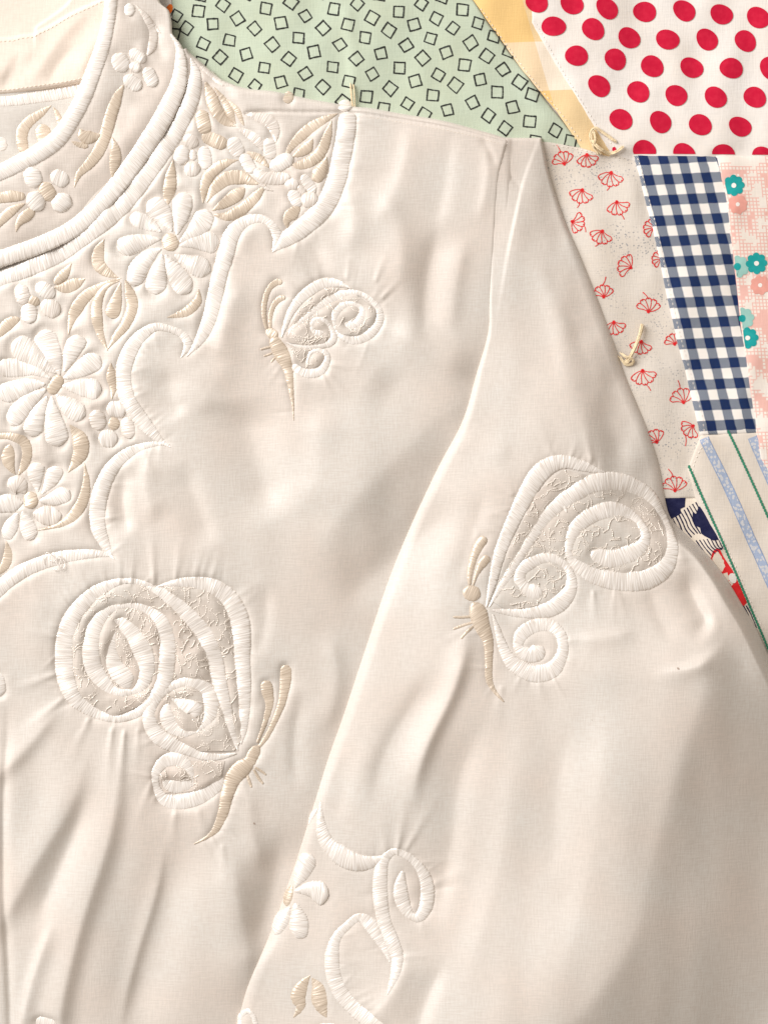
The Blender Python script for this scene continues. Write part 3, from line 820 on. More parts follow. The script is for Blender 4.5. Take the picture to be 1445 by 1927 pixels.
for p, a, s_, lp in [
    ([(240, 1370), (218, 1530), (172, 1690), (118, 1880), (60, 2080)], 15, 33, 0.45),
    ([(335, 1520), (325, 1640), (285, 1800), (235, 1980)], -15, 50, 0.0),
    ([(195, 1385), (120, 1550), (40, 1690), (-40, 1800)], 9, 30, 0.4),
    ([(170, 1470), (120, 1620), (60, 1770)], -9, 22, 0.0),
    ([(312, 1560), (296, 1660), (258, 1800), (222, 1960)], 5, 12, 0.3),
    ([(430, 1560), (448, 1680), (462, 1800), (455, 1920)], 13, 40, 0.3),
    ([(540, 1540), (512, 1680), (470, 1830)], -14, 32, 0.0),
    ([(450, 740), (490, 880), (530, 985)], -13, 50, 0.0),
    ([(930, 690), (790, 820), (660, 950), (560, 1100)], 14, 66, 0.3),
    ([(860, 930), (730, 1060), (620, 1150)], -13, 50, 0.0),
    ([(480, 620), (420, 700), (380, 800)], 5, 45, 0.3)]:
    ridge(HB, p, a, s_, 0.3, lp)
random.seed(21)
for x, y, x2, y2, a, w_ in [(292, 1098, 300, 950, 3.4, 6), (331, 1092, 340, 985, 2.6, 6), (248, 1100, 262, 1010, 3.0, 5), (226, 1096, 220, 1030, 2.4, 4), (200, 1102, 185, 1030, 2.2, 5), (172, 1120, 140, 1040, 2.2, 6),
                            (368, 1090, 385, 1000, 2.4, 7), (140, 1140, 90, 1080, 2.0, 6), (106, 1200, 50, 1180, 2.0, 6), (105, 1270, 0, 1330, 3.0, 7), (120, 1315, 30, 1410, 2.6, 7), (212, 1372, 180, 1500, 3.2, 6),
                            (236, 1376, 222, 1560, 4.5, 6), (262, 1372, 275, 1500, 2.4, 6), (170, 1352, 110, 1450, 2.6, 7), (288, 1470, 235, 1570, 2.8, 7), (330, 1530, 318, 1640, 2.4, 8), (375, 1525, 390, 1620, 2.0, 9),
                            (718, 560, 765, 522, 2.6, 4), (705, 528, 722, 460, 2.2, 5), (650, 524, 655, 450, 2.0, 6), (600, 528, 580, 470, 1.6, 6), (618, 702, 690, 770, 2.0, 6), (716, 620, 770, 640, 1.8, 7), (545, 560, 500, 480, -1.8, 8),
                            (420, 1590, 440, 1700, 2.4, 9), (400, 1300, 0, 0, 0, 5)]:
    if a:
        l_ = math.hypot(x2 - x, y2 - y)
        pucker(HB, x, y, (x2 - x) / l_, (y2 - y) / l_, l_, a, w_)
SLb = s_left(GY[:, 0])[:, None]
HB -= 12 * np.exp(-np.abs(SLb - GX) / 75) * sstep(480, 760, GY)  # front dips towards the sleeve, shaped to put a shaded strip there
# shoulder seam, rolled a little to the front
sl, d, t, sg = polydist([(462, 214), (500, 210), (560, 211), (640, 211), (680, 213), (760, 225), (860, 244), (950, 268)], 14)
HB[sl] -= 4.6 * np.exp(-(d / 2.3) ** 2) - 1.0 * np.exp(-(d / 7) ** 2) * (sg > 0)

SLx = s_left(GY[:, 0])[:, None]
SRx = s_right(GY[:, 0])[:, None]
HS = 24 + 26 * sstep(420, 1000, GY) + 2.2 * noise(240, 5) + 0.9 * noise(100, 6, 0.6, 1.8)
# shoulder pleat: the cap folds over itself
sl, d, t, sg = polydist([(1017, 252), (1000, 295), (983, 345), (970, 400), (955, 470), (943, 540), (930, 620)], 300)
w_ = np.clip(1.1 - t * 1.05, 0, 1)
side = d * -sg
HS[sl] += 8 * w_ * (sstep(-3.5, 5.5, side)) * np.exp(-np.clip(side, 0, 999) / 55)
for p, a, s_ in [
    ([(1010, 300), (985, 420), (960, 600), (930, 800)], 5, 30),
    ([(1034, 335), (1046, 420), (1040, 520)], 4, 18),
    ([(1010, 480), (1015, 600), (1030, 740)], -3, 26),
    ([(1050, 400), (1100, 600), (1150, 760), (1190, 880)], 9, 75),
    ([(990, 356), (962, 334), (936, 318)], -4, 6),
    ([(870, 800), (900, 830), (960, 850)], 4, 18),
    ([(900, 900), (870, 1000), (845, 1120)], -7, 24),
    ([(830, 990), (800, 1100), (770, 1200)], 6, 30),
    ([(880, 1160), (850, 1250), (815, 1380), (770, 1540)], 14, 20),
    ([(790, 1240), (740, 1400), (690, 1560)], -11, 32),
    ([(905, 1330), (880, 1460), (830, 1620), (800, 1780)], -10, 36),
    ([(980, 1340), (965, 1500), (920, 1700), (880, 1900)], 7, 46),
    ([(1060, 1320), (1045, 1500), (1020, 1680)], -6, 36),
    ([(1140, 1260), (1130, 1460), (1090, 1700), (1040, 1900)], 8, 55),
    ([(840, 1800), (800, 1900), (770, 2000)], -8, 22),
    ([(760, 1790), (740, 1860), (700, 1927)], 6, 22),
    ([(650, 1420), (640, 1500), (620, 1560)], -5, 18),
    ([(690, 1400), (670, 1480), (650, 1560)], 6, 18),
    ([(1080, 1200), (1130, 1190), (1200, 1180)], 4, 14),
    ([(1262, 985), (1300, 1030), (1338, 1100), (1362, 1165), (1346, 1218), (1290, 1248), (1210, 1262)], 15, 15),
    ([(1285, 1065), (1302, 1130), (1312, 1170), (1280, 1200)], -12, 17),
    ([(1225, 1080), (1235, 1150), (1260, 1210)], -4, 18),
    ([(1290, 930), (1270, 1010), (1290, 1080)], 4, 12),
]:
    ridge(HS, p, a, s_)
for x, y, x2, y2, a, w_ in [(1110, 868, 1070, 740, 3.0, 8), (1186, 890, 1120, 720, 4.2, 8), (1150, 880, 1110, 770, -2.2, 7), (1216, 906, 1175, 770, 2.6, 8), (1040, 862, 1010, 760, 2.0, 9), (1236, 935, 1215, 840, 2.4, 7),
                            (745, 1598, 770, 1470, 3.4, 7), (760, 1596, 830, 1480, 3.0, 7), (725, 1605, 720, 1500, 2.6, 8), (813, 1660, 900, 1620, 1.8, 8), (1115, 1112, 1108, 1190, 2.6, 6), (1160, 1112, 1180, 1190, 2.0, 8),
                            (1062, 1205, 1140, 1190, 2.2, 7), (940, 1290, 920, 1390, 2.0, 8), (1010, 1282, 1020, 1370, 1.6, 9), (895, 1010, 870, 930, 1.8, 8), (960, 930, 930, 870, 1.8, 9), (880, 1180, 850, 1260, 2.0, 8), (770, 1700, 820, 1790, 2.2, 9)]:
    l_ = math.hypot(x2 - x, y2 - y)
    pucker(HS, x, y, (x2 - x) / l_, (y2 - y) / l_, l_, a, w_)
# long crease; the fall to its right is shaped to imitate the dark shade there
sl, d, t, sg = polydist([(1395, 1120), (1345, 1215), (1305, 1330), (1255, 1480), (1215, 1620), (1190, 1740), (1120, 1850), (1000, 2000), (860, 2200)], 700)
side = -d * sg
fade = sstep(1080, 1280, GY[sl])
HS[sl] += fade * ((58 + 25 * sstep(1500, 1950, GY[sl])) * np.exp(-(np.clip(-side, 0, 999) / 260) ** 2)
                  - 0.42 * (np.sqrt(side ** 2 + 16 ** 2) + side) * 0.5)
HS = -softmin(-HS, -(9 + HQ), 8.0)

# masks of dense stitching: the cloth is pulled down beside it and puckers round it
masks = {k: np.zeros((NY, NX)) for k in 'BSCI'}
for surface, name, label, pieces, fill in MOT:
    mk = masks[surface]
    for pn, colr, pts, lift in pieces:
        P, _ = stroke_line(pts, 3.0)
        for x, y, w in P:
            r = max(w / 2, 1.0)
            i0, i1 = int((x - r - RX0) / RES), int((x + r - RX0) / RES) + 2
            j0, j1 = int((y - r - RY0) / RES), int((y + r - RY0) / RES) + 2
            if i0 < 0 or j0 < 0 or i1 >= NX or j1 >= NY:
                continue
            s2 = (slice(j0, j1), slice(i0, i1))
            mk[s2] = np.maximum(mk[s2], ((GX[s2] - x) ** 2 + (GY[s2] - y) ** 2 < r * r))
for R, k, a in ((HB, 'B', 1.0), (HS, 'S', 0.55)):
    mm = masks[k]
    b1, b2 = blur(mm, 7), np.clip(blur(mm, 22) * 1.6, 0, 1)
    R += a * (-3.4 * b1 - 2.2 * blur(mm, 3) + b2 * (0.9 * noise(26, 11) + 1.1 * noise(48, 12)))


random.seed(33)
for surface, name, label, pieces, fill in MOT:
    if name not in ('scalloped_border', 'embroidered_butterfly', 'embroidered_scroll') or surface not in 'BS':
        continue
    R, soft = (HB, blur(masks['B'], 26)) if surface == 'B' else (HS, blur(masks['S'], 26))
    for pn, colr, pts, lift in pieces:
        if pn in ('antenna', 'insect_leg', 'butterfly_head', 'wing_knot'):
            continue
        P, _ = stroke_line(pts, 17.0)
        for k in range(1, len(P) - 1):
            tx, ty = P[k + 1, :2] - P[k - 1, :2]
            l_ = math.hypot(tx, ty) + 1e-6
            nx, ny, hw = -ty / l_, tx / l_, P[k, 2] / 2
            va, vb = (float(samp(soft, P[k, 0] + q * nx * 45, P[k, 1] + q * ny * 45)) for q in (1, -1))
            q = 1 if va < vb else -1
            if min(va, vb) > 0.22 or random.random() < 0.35:
                continue
            ang = random.gauss(0, 0.3)
            dx, dy = q * (nx * math.cos(ang) - ny * math.sin(ang)), q * (nx * math.sin(ang) + ny * math.cos(ang))
            pucker(R, P[k, 0] + q * nx * hw * 0.8, P[k, 1] + q * ny * hw * 0.8, dx, dy, random.uniform(24, 85), random.choice((1, 1, -0.8)) * random.uniform(0.7, 2.0), random.uniform(2.6, 5.0))


def edge_f(d, r):
    q = 1 - np.clip(d / r, 0, 1)
    return np.sqrt(np.clip(1 - q * q, 0, 1))


def surf_q(x, y):
    return samp(HQ, x, y)


def surf_b(x, y):
    x, y = np.asarray(x, float), np.asarray(y, float)
    q = samp(HQ, x, y) - 1
    h = samp(HB, x, y)
    d = y - b_top(x)
    f = np.where(np.asarray(x) > 352, edge_f(d, 13), 1.0)
    return q + (h - q) * f - np.where(y > 250, 15 * sstep(1, 14, x - s_left(y)), 0.0)


def surf_s(x, y):
    x, y = np.asarray(x, float), np.asarray(y, float)
    lo_l = samp(HB, x, y) - 1
    lo_r = samp(HQ, x, y) - 1
    h = np.maximum(samp(HS, x, y), lo_l + 3 - 60 * sstep(950, 1015, x))
    dl = np.clip(x - s_left(y), 0, 999)
    h = softmin(h, lo_l + 12 + 0.10 * dl + 70 * sstep(40, 420, dl), 9.0)
    dr = np.clip(s_right(y) - x, 0, 999)
    h = softmin(h, lo_r + 14 + 0.22 * dr + 90 * sstep(60, 300, dr) + 45 * sstep(930, 1060, y) * sstep(4, 40, dr), 6.0)
    rl = 5 + 15 * sstep(560, 900, y)
    fl = edge_f((x - s_left(y)) * 0.92, rl)
    fr = edge_f((s_right(y) - x) * 0.9, 6 + 16 * sstep(300, 600, y))
    ft = edge_f(y - 256, 8)
    z = np.minimum(lo_l + (h - lo_l) * fl, np.minimum(lo_r + (h - lo_r) * fr, lo_r + (h - lo_r) * ft))
    return z


# collar: between its seam (outer) and its top edge (inner), standing up towards the neck
CO = crspline([(285, -200), (292, -60), (300, 0), (318, 20), (323, 42), (326, 66), (340, 82), (352, 110), (349, 150), (341, 185), (319, 236), (283, 292), (246, 342), (209, 387), (150, 436), (83, 472), (0, 502), (-160, 560), (-400, 650)], 10)
CI = crspline([(207, -200), (203, -60), (201, 0), (195, 50), (182, 93), (165, 136), (147, 180), (122, 218), (94, 250), (50, 281), (0, 312), (-160, 372), (-400, 462)], 10)
CO_, _ = resample(np.c_[CO, CO[:, 0]][:, :2], 3.0)
nS = len(CO_)
tq = np.linspace(0, 1, nS)
CIr, _ = resample(CI[:, :2], 3.0)
tt = np.linspace(0, 1, len(CIr))
CI_ = np.stack([np.interp(tq, tt, CIr[:, k]) for k in (0, 1)], 1)
sl, do, t, _ = polydist([tuple(p) for p in CO_[::24]], 260)
dO = np.full((NY, NX), 400.0); dO[sl] = do
sl, di, t, _ = polydist([tuple(p) for p in CI_[::24]], 260)
dI = np.full((NY, NX), 400.0); dI[sl] = di
tc = dO / (dO + dI + 1e-6)
HC = 27 + 20 * sstep(0, 1, tc) ** 0.9 + 1.6 * noise(60, 21) * np.sin(np.pi * tc) + 1.5 * noise(120, 22)
ridge(HC, [(290, 20), (285, 60), (300, 110)], -5, 14)
ridge(HC, [(255, 70), (262, 100), (250, 140)], 4, 12)
ridge(HC, [(245, 170), (250, 220), (215, 290)], 4, 22)
HC -= 3.0 * blur(masks['C'], 6)


def surf_c(x, y):
    return samp(HC, x, y)


HI = 12 + 1.5 * noise(120, 31) - 2 * blur(masks['I'], 6)


def surf_i(x, y):
    return samp(HI, x, y)


# neck lining with gathers
HL = 20 + 1.6 * noise(120, 41)
for p, a, s_ in [
    ([(175, 10), (110, 65), (60, 140), (45, 175)], 8, 13), ([(140, 75), (100, 120), (85, 165)], -6, 10),
    ([(205, 30), (165, 90), (130, 155)], 8, 13), ([(185, 70), (165, 115), (155, 150)], -6, 9),
    ([(70, 70), (20, 120), (-30, 160)], 8, 16), ([(40, 90), (15, 140), (5, 175)], -7, 10),
    ([(-60, 60), (-90, 120), (-110, 170)], 8, 16), ([(-160, 60), (-180, 120), (-200, 170)], 8, 16)]:
    ridge(HL, p, a * 0.42, s_ * 1.25, 0.3)
FACE = [(-420, 75), (-200, 78), (0, 72), (40, 66), (66, 62), (72, 58), (100, 44), (135, 24), (170, 8), (215, -14), (260, -60)]
sl, d, t, sg = polydist(FACE, 220)
side = d * sg
HL[sl] += 3 * sstep(-2, 3, side) * np.exp(-np.clip(side, 0, 99) / 40)
FOLD = [(66, 66), (68, 50), (90, 34), (125, 8), (150, -30)]
sl, d, t, sg = polydist(FOLD, 60)
HL[sl] += 2.5 * sstep(-2, 3, d * sg) * np.exp(-np.clip(d * sg, 0, 99) / 14)


def lin_bot(x):
    return np.interp(x, [-420, -200, 0, 60, 110, 155, 260], [196, 186, 176, 169, 162, 154, 140])


def surf_l(x, y):
    d = lin_bot(x) - y
    z = samp(HL, x, y)
    return 9 + (z - 9) * edge_f(d, 7)


SURF = {'B': surf_b, 'S': surf_s, 'C': surf_c, 'I': surf_i, 'L': surf_l}

# ------------------------------------------------------------------ the quilt
quilt = bpy.data.objects.new('patchwork_quilt', None)
scene.collection.objects.link(quilt)
quilt.location = (0, 0, 0)
quilt['label'] = 'patchwork quilt of printed cotton patches lying under the blouse'
quilt['category'] = 'quilt'

xs, ys = np.arange(-900, 2501, 40.0), np.arange(-900, 2901, 40.0)
X, Y = np.meshgrid(xs, ys)
Zq = samp(HQ, X, Y) - 9
me = mesh_from('backing', W(X, Y, Zq).reshape(-1, 3), grid_faces(len(ys), len(xs))[:, ::-1], np.stack([X, Y], -1).reshape(-1, 2) / 1000)
add_obj('backing', me, 'backing', quilt)


def inside(poly, x, y):
    P = np.asarray(poly)
    c = np.zeros(np.shape(x), bool)
    j = len(P) - 1
    for i in range(len(P)):
        xi, yi, xj, yj = *P[i], *P[j]
        c ^= ((yi > y) != (yj > y)) & (x < (xj - xi) * (y - yi) / (yj - yi + 1e-12) + xi)
        j = i
    return c


LEVEL = 1.0


def densify(poly, step):
    out = []
    n = len(poly)
    for i in range(n):
        a, b = np.array(poly[i], float), np.array(poly[(i + 1) % n], float)
        k = max(1, int(np.hypot(*(b - a)) / step))
        for q in range(k):
            out.append(a + (b - a) * q / k)
    return np.array(out)


def patch(name, poly, level, mat, label, uvf=None, step=9.0, wob=0.8):
    B = densify(poly, 7.0)
    n = len(B)
    tan = np.roll(B, -1, 0) - np.roll(B, 1, 0)
    tan /= np.hypot(*tan.T)[:, None] + 1e-9
    area_ = 0.5 * np.sum(B[:, 0] * np.roll(B[:, 1], -1) - np.roll(B[:, 0], -1) * B[:, 1])
    nin = np.stack([-tan[:, 1], tan[:, 0]], 1) * (1 if area_ > 0 else -1)
    wv = np.convolve(np.pad(rng.standard_normal(n), 3, mode='wrap'), np.ones(7) / 7, 'valid')
    B = B + nin * (wv * wob * 1.6)[:, None]
    R1, R2 = B + nin * 1.6, B + nin * 5.0
    x0, y0 = B.min(0); x1, y1 = B.max(0)
    gx, gy = np.meshgrid(np.arange(x0, x1, step), np.arange(y0, y1, step))
    gx, gy = gx.ravel() + rng.uniform(-1, 1, gx.size), gy.ravel() + rng.uniform(-1, 1, gy.size)
    ok = inside(B, gx, gy)
    G = np.stack([gx[ok], gy[ok]], 1)
    if len(G):
        from numpy.linalg import norm
        dm = np.full(len(G), 1e9)
        for k in range(0, n):
            dm = np.minimum(dm, (G[:, 0] - B[k, 0]) ** 2 + (G[:, 1] - B[k, 1]) ** 2)
        G = G[dm > 81]
    pts = np.vstack([B, R1, R2, G])
    ez = np.r_[np.full(n, -2.6), np.full(n, -0.55), np.zeros(n), np.zeros(len(G))]
    keep = np.ones(len(pts), bool)
    keep[n:3 * n] = inside(B, pts[n:3 * n, 0], pts[n:3 * n, 1])
    pts, ez = pts[keep], ez[keep]
    res = delaunay_2d_cdt([Vector(p) for p in pts.tolist()], [], [list(range(n))], 1, 1e-5)
    v2 = np.array([tuple(v) for v in res[0]])
    src = [o[0] if o else -1 for o in res[3]]
    e2 = np.array([ez[k] if k >= 0 else -1.0 for k in src])
    f = np.array([list(q) for q in res[2] if len(q) == 3])
    # orientation: image y is down, so flip to face up
    a, b_, c = v2[f[:, 0]], v2[f[:, 1]], v2[f[:, 2]]
    cr = (b_[:, 0] - a[:, 0]) * (c[:, 1] - a[:, 1]) - (b_[:, 1] - a[:, 1]) * (c[:, 0] - a[:, 0])
    f[cr > 0] = f[cr > 0][:, ::-1]
    z = samp(HQ, v2[:, 0], v2[:, 1]) + level * LEVEL + e2
    uv = v2 / 1000 if uvf is None else uvf(v2[:, 0], v2[:, 1])
    return add_obj(name, mesh_from(name, W(v2[:, 0], v2[:, 1], z), f, uv), mat, quilt, label)


PA = [(322, -320), (640, -320), (893, -2), (920, 40), (985, 130), (1040, 200), (1095, 270), (1095, 400), (322, 400)]
PB = [(640, -320), (1000, -320), (1012, 0), (1015, 40), (1160, 262), (1150, 300), (1095, 275), (1050, 208), (985, 128), (893, -2)]
PC = [(1000, -320), (1800, -320), (1800, 300), (1195, 300), (1150, 284), (1120, 236), (1060, 140), (1001, 38), (1000, 0)]
PD = [(960, 258), (1040, 264), (1090, 272), (1140, 284), (1195, 289), (1235, 300), (1330, 818), (1310, 900), (1330, 938), (1100, 938), (960, 700)]
PE = [(1194, 287), (1350, 290), (1375, 290), (1400, 480), (1440, 812), (1400, 815), (1320, 818), (1300, 730), (1266, 600), (1232, 440)]
PF = [(1349, 290), (1800, 288), (1800, 960), (1470, 930), (1445, 884), (1432, 862), (1426, 815), (1398, 640), (1366, 360)]
PG = [(1321, 819), (1440, 812), (1520, 812), (1800, 900), (1800, 1700), (1600, 1600), (1446, 1224), (1405, 1128), (1364, 1032), (1311, 936), (1296, 882)]
PH = [(1100, 936), (1340, 936), (1500, 1240), (1700, 1700), (1500, 1700), (1200, 1200)]
PI = [(-700, -320), (322, -320), (322, 400), (-700, 400)]
pA = patch('green_patch', PA, 0, 'green_cloth', 'sage green patch printed with black square outlines')
pI = patch('floral_patch', PI, -1.4, 'dot_cloth', 'white patch with an orange flower, mostly under the collar', step=24)
pH = patch('navy_patch', PH, 0, 'navy_cloth', 'navy striped patch with a red shape, squeezed between sleeve and cream stripes')
pB = patch('yellow_patch', PB, 1.2, 'yellow_cloth', 'narrow yellow strip between the green and dotted patches')
pD = patch('speckled_patch', PD, 1.2, 'speck_cloth', 'speckled white patch printed with red line flowers')
pC = patch('dotted_patch', PC, 2.4, 'dot_cloth', 'white patch with crimson polka dots', step=7.0)
pE = patch('gingham_patch', PE, 3.6, 'gingham', 'navy and white gingham patch',
           lambda x, y: np.stack([(x - 0.252 * (y - 298) - 1205) / 36.3, (y + 0.045 * (x - 1214) - 288) / 39.1], 1))
pG = patch('striped_patch', PG, 3.6, 'stripe_cloth', 'cream patch with green cords and pale blue bands')
pF = patch('pink_patch', PF, 4.8, 'pink_cloth', 'pink mosaic check patch with teal flowers')


# ---- flat prints
def zq(level):
    return lambda x, y: samp(HQ, x, y) + level * LEVEL + 0.6


def uvp(x, y):
    return np.stack([x, y], -1) / 1000


def ribbon(bag, pts, w, zf, closed=False, cr=True):
    P = crspline(pts, 6)[:, :2] if cr and len(pts) > 2 else np.asarray(pts, float)[:, :2]
    d = np.gradient(P, axis=0)
    d /= np.hypot(*d.T)[:, None] + 1e-9
    nn = np.stack([-d[:, 1], d[:, 0]], 1)
    ww = (np.broadcast_to(w, len(P)) / 2 * (1 + min(0.14, 0.4 / np.max(w)) * rng.standard_normal(len(P))))[:, None]
    A, B = P - nn * ww, P + nn * ww
    V2 = np.stack([A, B], 1).reshape(-1, 2)
    v = W(V2[:, 0], V2[:, 1], zf(V2[:, 0], V2[:, 1]))
    bag.add(v, grid_faces(len(P), 2), uvp(V2[:, 0], V2[:, 1]))


def disc(bag, poly, zf, rings=(0.5, 1.0)):
    P = np.asarray(poly, float)
    c = P.mean(0)
    n = len(P)
    vv = [c[None]] + [c + (P - c) * r for r in rings]
    V2 = np.vstack(vv)
    f = []
    for i in range(n):
        j = (i + 1) % n
        f.append((0, 1 + i, 1 + j, 1 + j))
        for q in range(len(rings) - 1):
            a = 1 + q * n
            f.append((a + i, a + n + i, a + n + j, a + j))
    bag.add(W(V2[:, 0], V2[:, 1], zf(V2[:, 0], V2[:, 1])), np.array(f), uvp(V2[:, 0], V2[:, 1]))


def flatpoly(bag, poly, zf):
    B = densify(poly, 5)
    r = delaunay_2d_cdt([Vector(p) for p in B.tolist()], [], [list(range(len(B)))], 1, 1e-5)
    v2 = np.array([tuple(v) for v in r[0]])
    f = np.array([list(q) for q in r[2]])
    bag.add(W(v2[:, 0], v2[:, 1], zf(v2[:, 0], v2[:, 1])), f, uvp(v2[:, 0], v2[:, 1]))


def ellipse(cx, cy, rx, ry, ang, n=26, j=0.02):
    t = np.arange(n) / n * 2 * math.pi
    k = 1 + j * np.sin(2 * t + random.random() * 6) + j * np.sin(3 * t + random.random() * 6)
    x, y = rx * np.cos(t) * k, ry * np.sin(t) * k
    c, s_ = math.cos(math.radians(ang)), math.sin(math.radians(ang))
    return np.stack([cx + x * c - y * s_, cy + x * s_ + y * c], 1)


# squares
ZP = 1445 / 700
SQ = [(148, 32, 8), (245, 8, 38), (101, 100, 36), (203, 84, -4), (301, 60, -34), (411, 22, 10), (508, -2, 38), (270, 145, 10), (368, 100, -42), (469, 79, -12), (565, 51, -34), (677, 24, 10), (767, 5, 42),
      (168, 161, 24), (334, 200, -16), (437, 164, -38), (538, 137, 4), (634, 99, 44), (733, 86, 14), (825, 58, 30), (929, 35, 4), (1018, 3, 36), (233, 214, 40), (407, 256, 8), (502, 220, 38), (599, 192, -12),
      (700, 163, -32), (799, 137, 6), (891, 108, 34), (988, 85, -16), (1076, 61, 30), (1179, 28, 5), (295, 283, 32), (469, 311, -16), (564, 278, -34), (673, 251, 3), (766, 220, -40), (859, 198, -13), (958, 165, -34),
      (1054, 138, 14), (1142, 100, 36), (1238, 80, 14), (368, 325, 38), (540, 358, 8), (634, 330, 42), (735, 310, 14), (826, 279, -32), (932, 254, 3), (1023, 215, -42), (1113, 194, -18), (1210, 158, -34), (1300, 130, 14),
      (803, 368, 4), (895, 333, 40), (993, 307, -16), (1083, 281, 32), (1186, 243, 8), (1274, 209, 36), (965, 394, 32), (1061, 362, 6), (1150, 321, 38), (1246, 302, -14), (1336, 262, -36), (1120, 421, -14), (1217, 390, -28),
      (1313, 350, 5), (1401, 311, 34), (1280, 442, 36), (1373, 408, -14), (1440, 463, 4), (710, 384, 40), (870, 414, 10), (1030, 438, 30), (1345, 492, 36), (157, 235, 20), (1360, 190, 20), (60, 50, 30), (52, 120, 10),
      (1450, 360, 20), (855, -30, 10), (1100, -20, 20), (1180, -60, 30), (620, -40, 20), (340, -40, 30), (160, -30, 10), (950, -50, 35), (1460, 540, 10), (1540, 500, 30), (1600, 540, 10), (440, 400, 20)]
for x, y, a in SQ:
    bag = Bag()
    px, py = 300 + x / ZP, y / ZP
    if px < 324:
        continue
    h = random.uniform(9.6, 10.8)
    hw = h * random.uniform(0.94, 1.06)
    c, s_ = math.cos(math.radians(a)), math.sin(math.radians(a))
    cor = []
    for qx, qy in ((-1, -1), (1, -1), (1, 1), (-1, 1)):
        jx, jy = qx * hw + random.uniform(-1, 1), qy * h + random.uniform(-1, 1)
        cor.append((px + jx * c - jy * s_, py + jx * s_ + jy * c))
    for k in range(4):
        a_, b_ = np.array(cor[k]), np.array(cor[(k + 1) % 4])
        e = (b_ - a_) / np.hypot(*(b_ - a_))
        bow = random.uniform(-0.5, 0.5) * np.array([-e[1], e[0]])
        ribbon(bag, [a_ - e * 0.9, (a_ + b_) / 2 + bow, b_ + e * random.uniform(0.4, 1.4)], random.uniform(2.3, 3.0), zq(0))
    bag.build('printed_square', 'ink_black', pA)

# polka dots
ZD = 1445 / 585
DOTS = [(372, 2, 30), (535, 8, 35), (700, 30, 45), (877, 42, 15), (1061, 38, 35), (1235, 55, 30), (1405, 72, 42), (451, 113, 5), (635, 127, 35), (804, 165, 42), (984, 172, 15), (1168, 172, 42), (1346, 180, 42), (558, 250, 15),
        (740, 265, 50), (912, 297, 35), (1096, 303, 30), (1280, 308, 20), (1462, 308, 60), (664, 390, 45), (847, 416, 35), (1024, 434, 42), (1207, 443, 42), (1390, 443, 30), (766, 546, 35), (950, 558, 45), (1135, 572, 25),
        (1321, 580, 30), (1505, 590, 30), (876, 690, 20), (1060, 705, 35), (1245, 710, 25), (1430, 722, 25), (1580, 70, 30), (1520, 190, 30), (1640, 310, 30), (1570, 450, 30), (1690, 590, 30), (1610, 720, 30),
        (1480, -50, 30), (1310, -70, 30), (1140, -80, 30), (960, -90, 30), (790, -100, 30), (610, -110, 30), (440, -110, 30)]
for x, y, a in DOTS:
    bag = Bag()
    e_ = ellipse(860 + x / ZD, y / ZD, 22.4 * random.uniform(0.97, 1.03), 18.8 * random.uniform(0.97, 1.03), a)
    e_[:, 1] = np.minimum(e_[:, 1], 285.5 + 0.01 * (e_[:, 0] - 1195))
    disc(bag, e_, lambda x, y: zq(2.4)(x, y) + 0.5, (0.25, 0.5, 0.75, 1.0))
    bag.build('printed_dot', 'ink_pink', pC)


mk_ = Bag()
disc(mk_, ellipse(1157, 277, 3.6, 4.2, 0, 12), lambda x, y: zq(2.4)(x, y) + 0.5, (1.0,))
mk_.build('printed_dot', 'ink_pink', pC)


# red line flowers
def line_flower(bag, bx, by, dx, dy, stem=None, size=1.0, npet=5):
    L = math.hypot(dx, dy)
    a0 = math.atan2(dy, dx)
    zf = zq(1.2)
    disc(bag, ellipse(bx, by, 3.0, 3.0, 0, 10), zf, (1.0,))
    R = L * size
    spread = math.radians(72)
    edges = [a0 - spread + 2 * spread * k / npet for k in range(npet + 1)]
    for k, e in enumerate(edges):
        r = R * (0.80 + 0.14 * math.cos(e - a0))
        p = (bx + r * math.cos(e), by + r * math.sin(e))
        m_ = (bx + 0.5 * r * math.cos(e + 0.14), by + 0.5 * r * math.sin(e + 0.14))
        ribbon(bag, [(bx, by), m_, p], 1.5, zf)
    for k in range(npet):
        e0, e1 = edges[k], edges[k + 1]
        r0, r1 = (R * (0.80 + 0.14 * math.cos(e - a0)) for e in (e0, e1))
        em = (e0 + e1) / 2
        rm = R * (0.96 + 0.10 * math.cos(em - a0))
        pts = [(bx + r0 * math.cos(e0), by + r0 * math.sin(e0))]
        for q, kk in ((0.22, 1.0), (0.42, 1.03), (0.5, 0.95), (0.58, 1.03), (0.78, 1.0)):
            e = e0 + (e1 - e0) * q
            pts.append((bx + rm * kk * math.cos(e), by + rm * kk * math.sin(e)))
        pts.append((bx + r1 * math.cos(e1), by + r1 * math.sin(e1)))
        ribbon(bag, pts, 1.7, zf)
    if stem:
        sx, sy = bx + R * math.cos(a0), by + R * math.sin(a0)
        ribbon(bag, [(sx, sy), ((sx + stem[0]) / 2 + 1.5, (sy + stem[1]) / 2), stem], 1.5, zf)


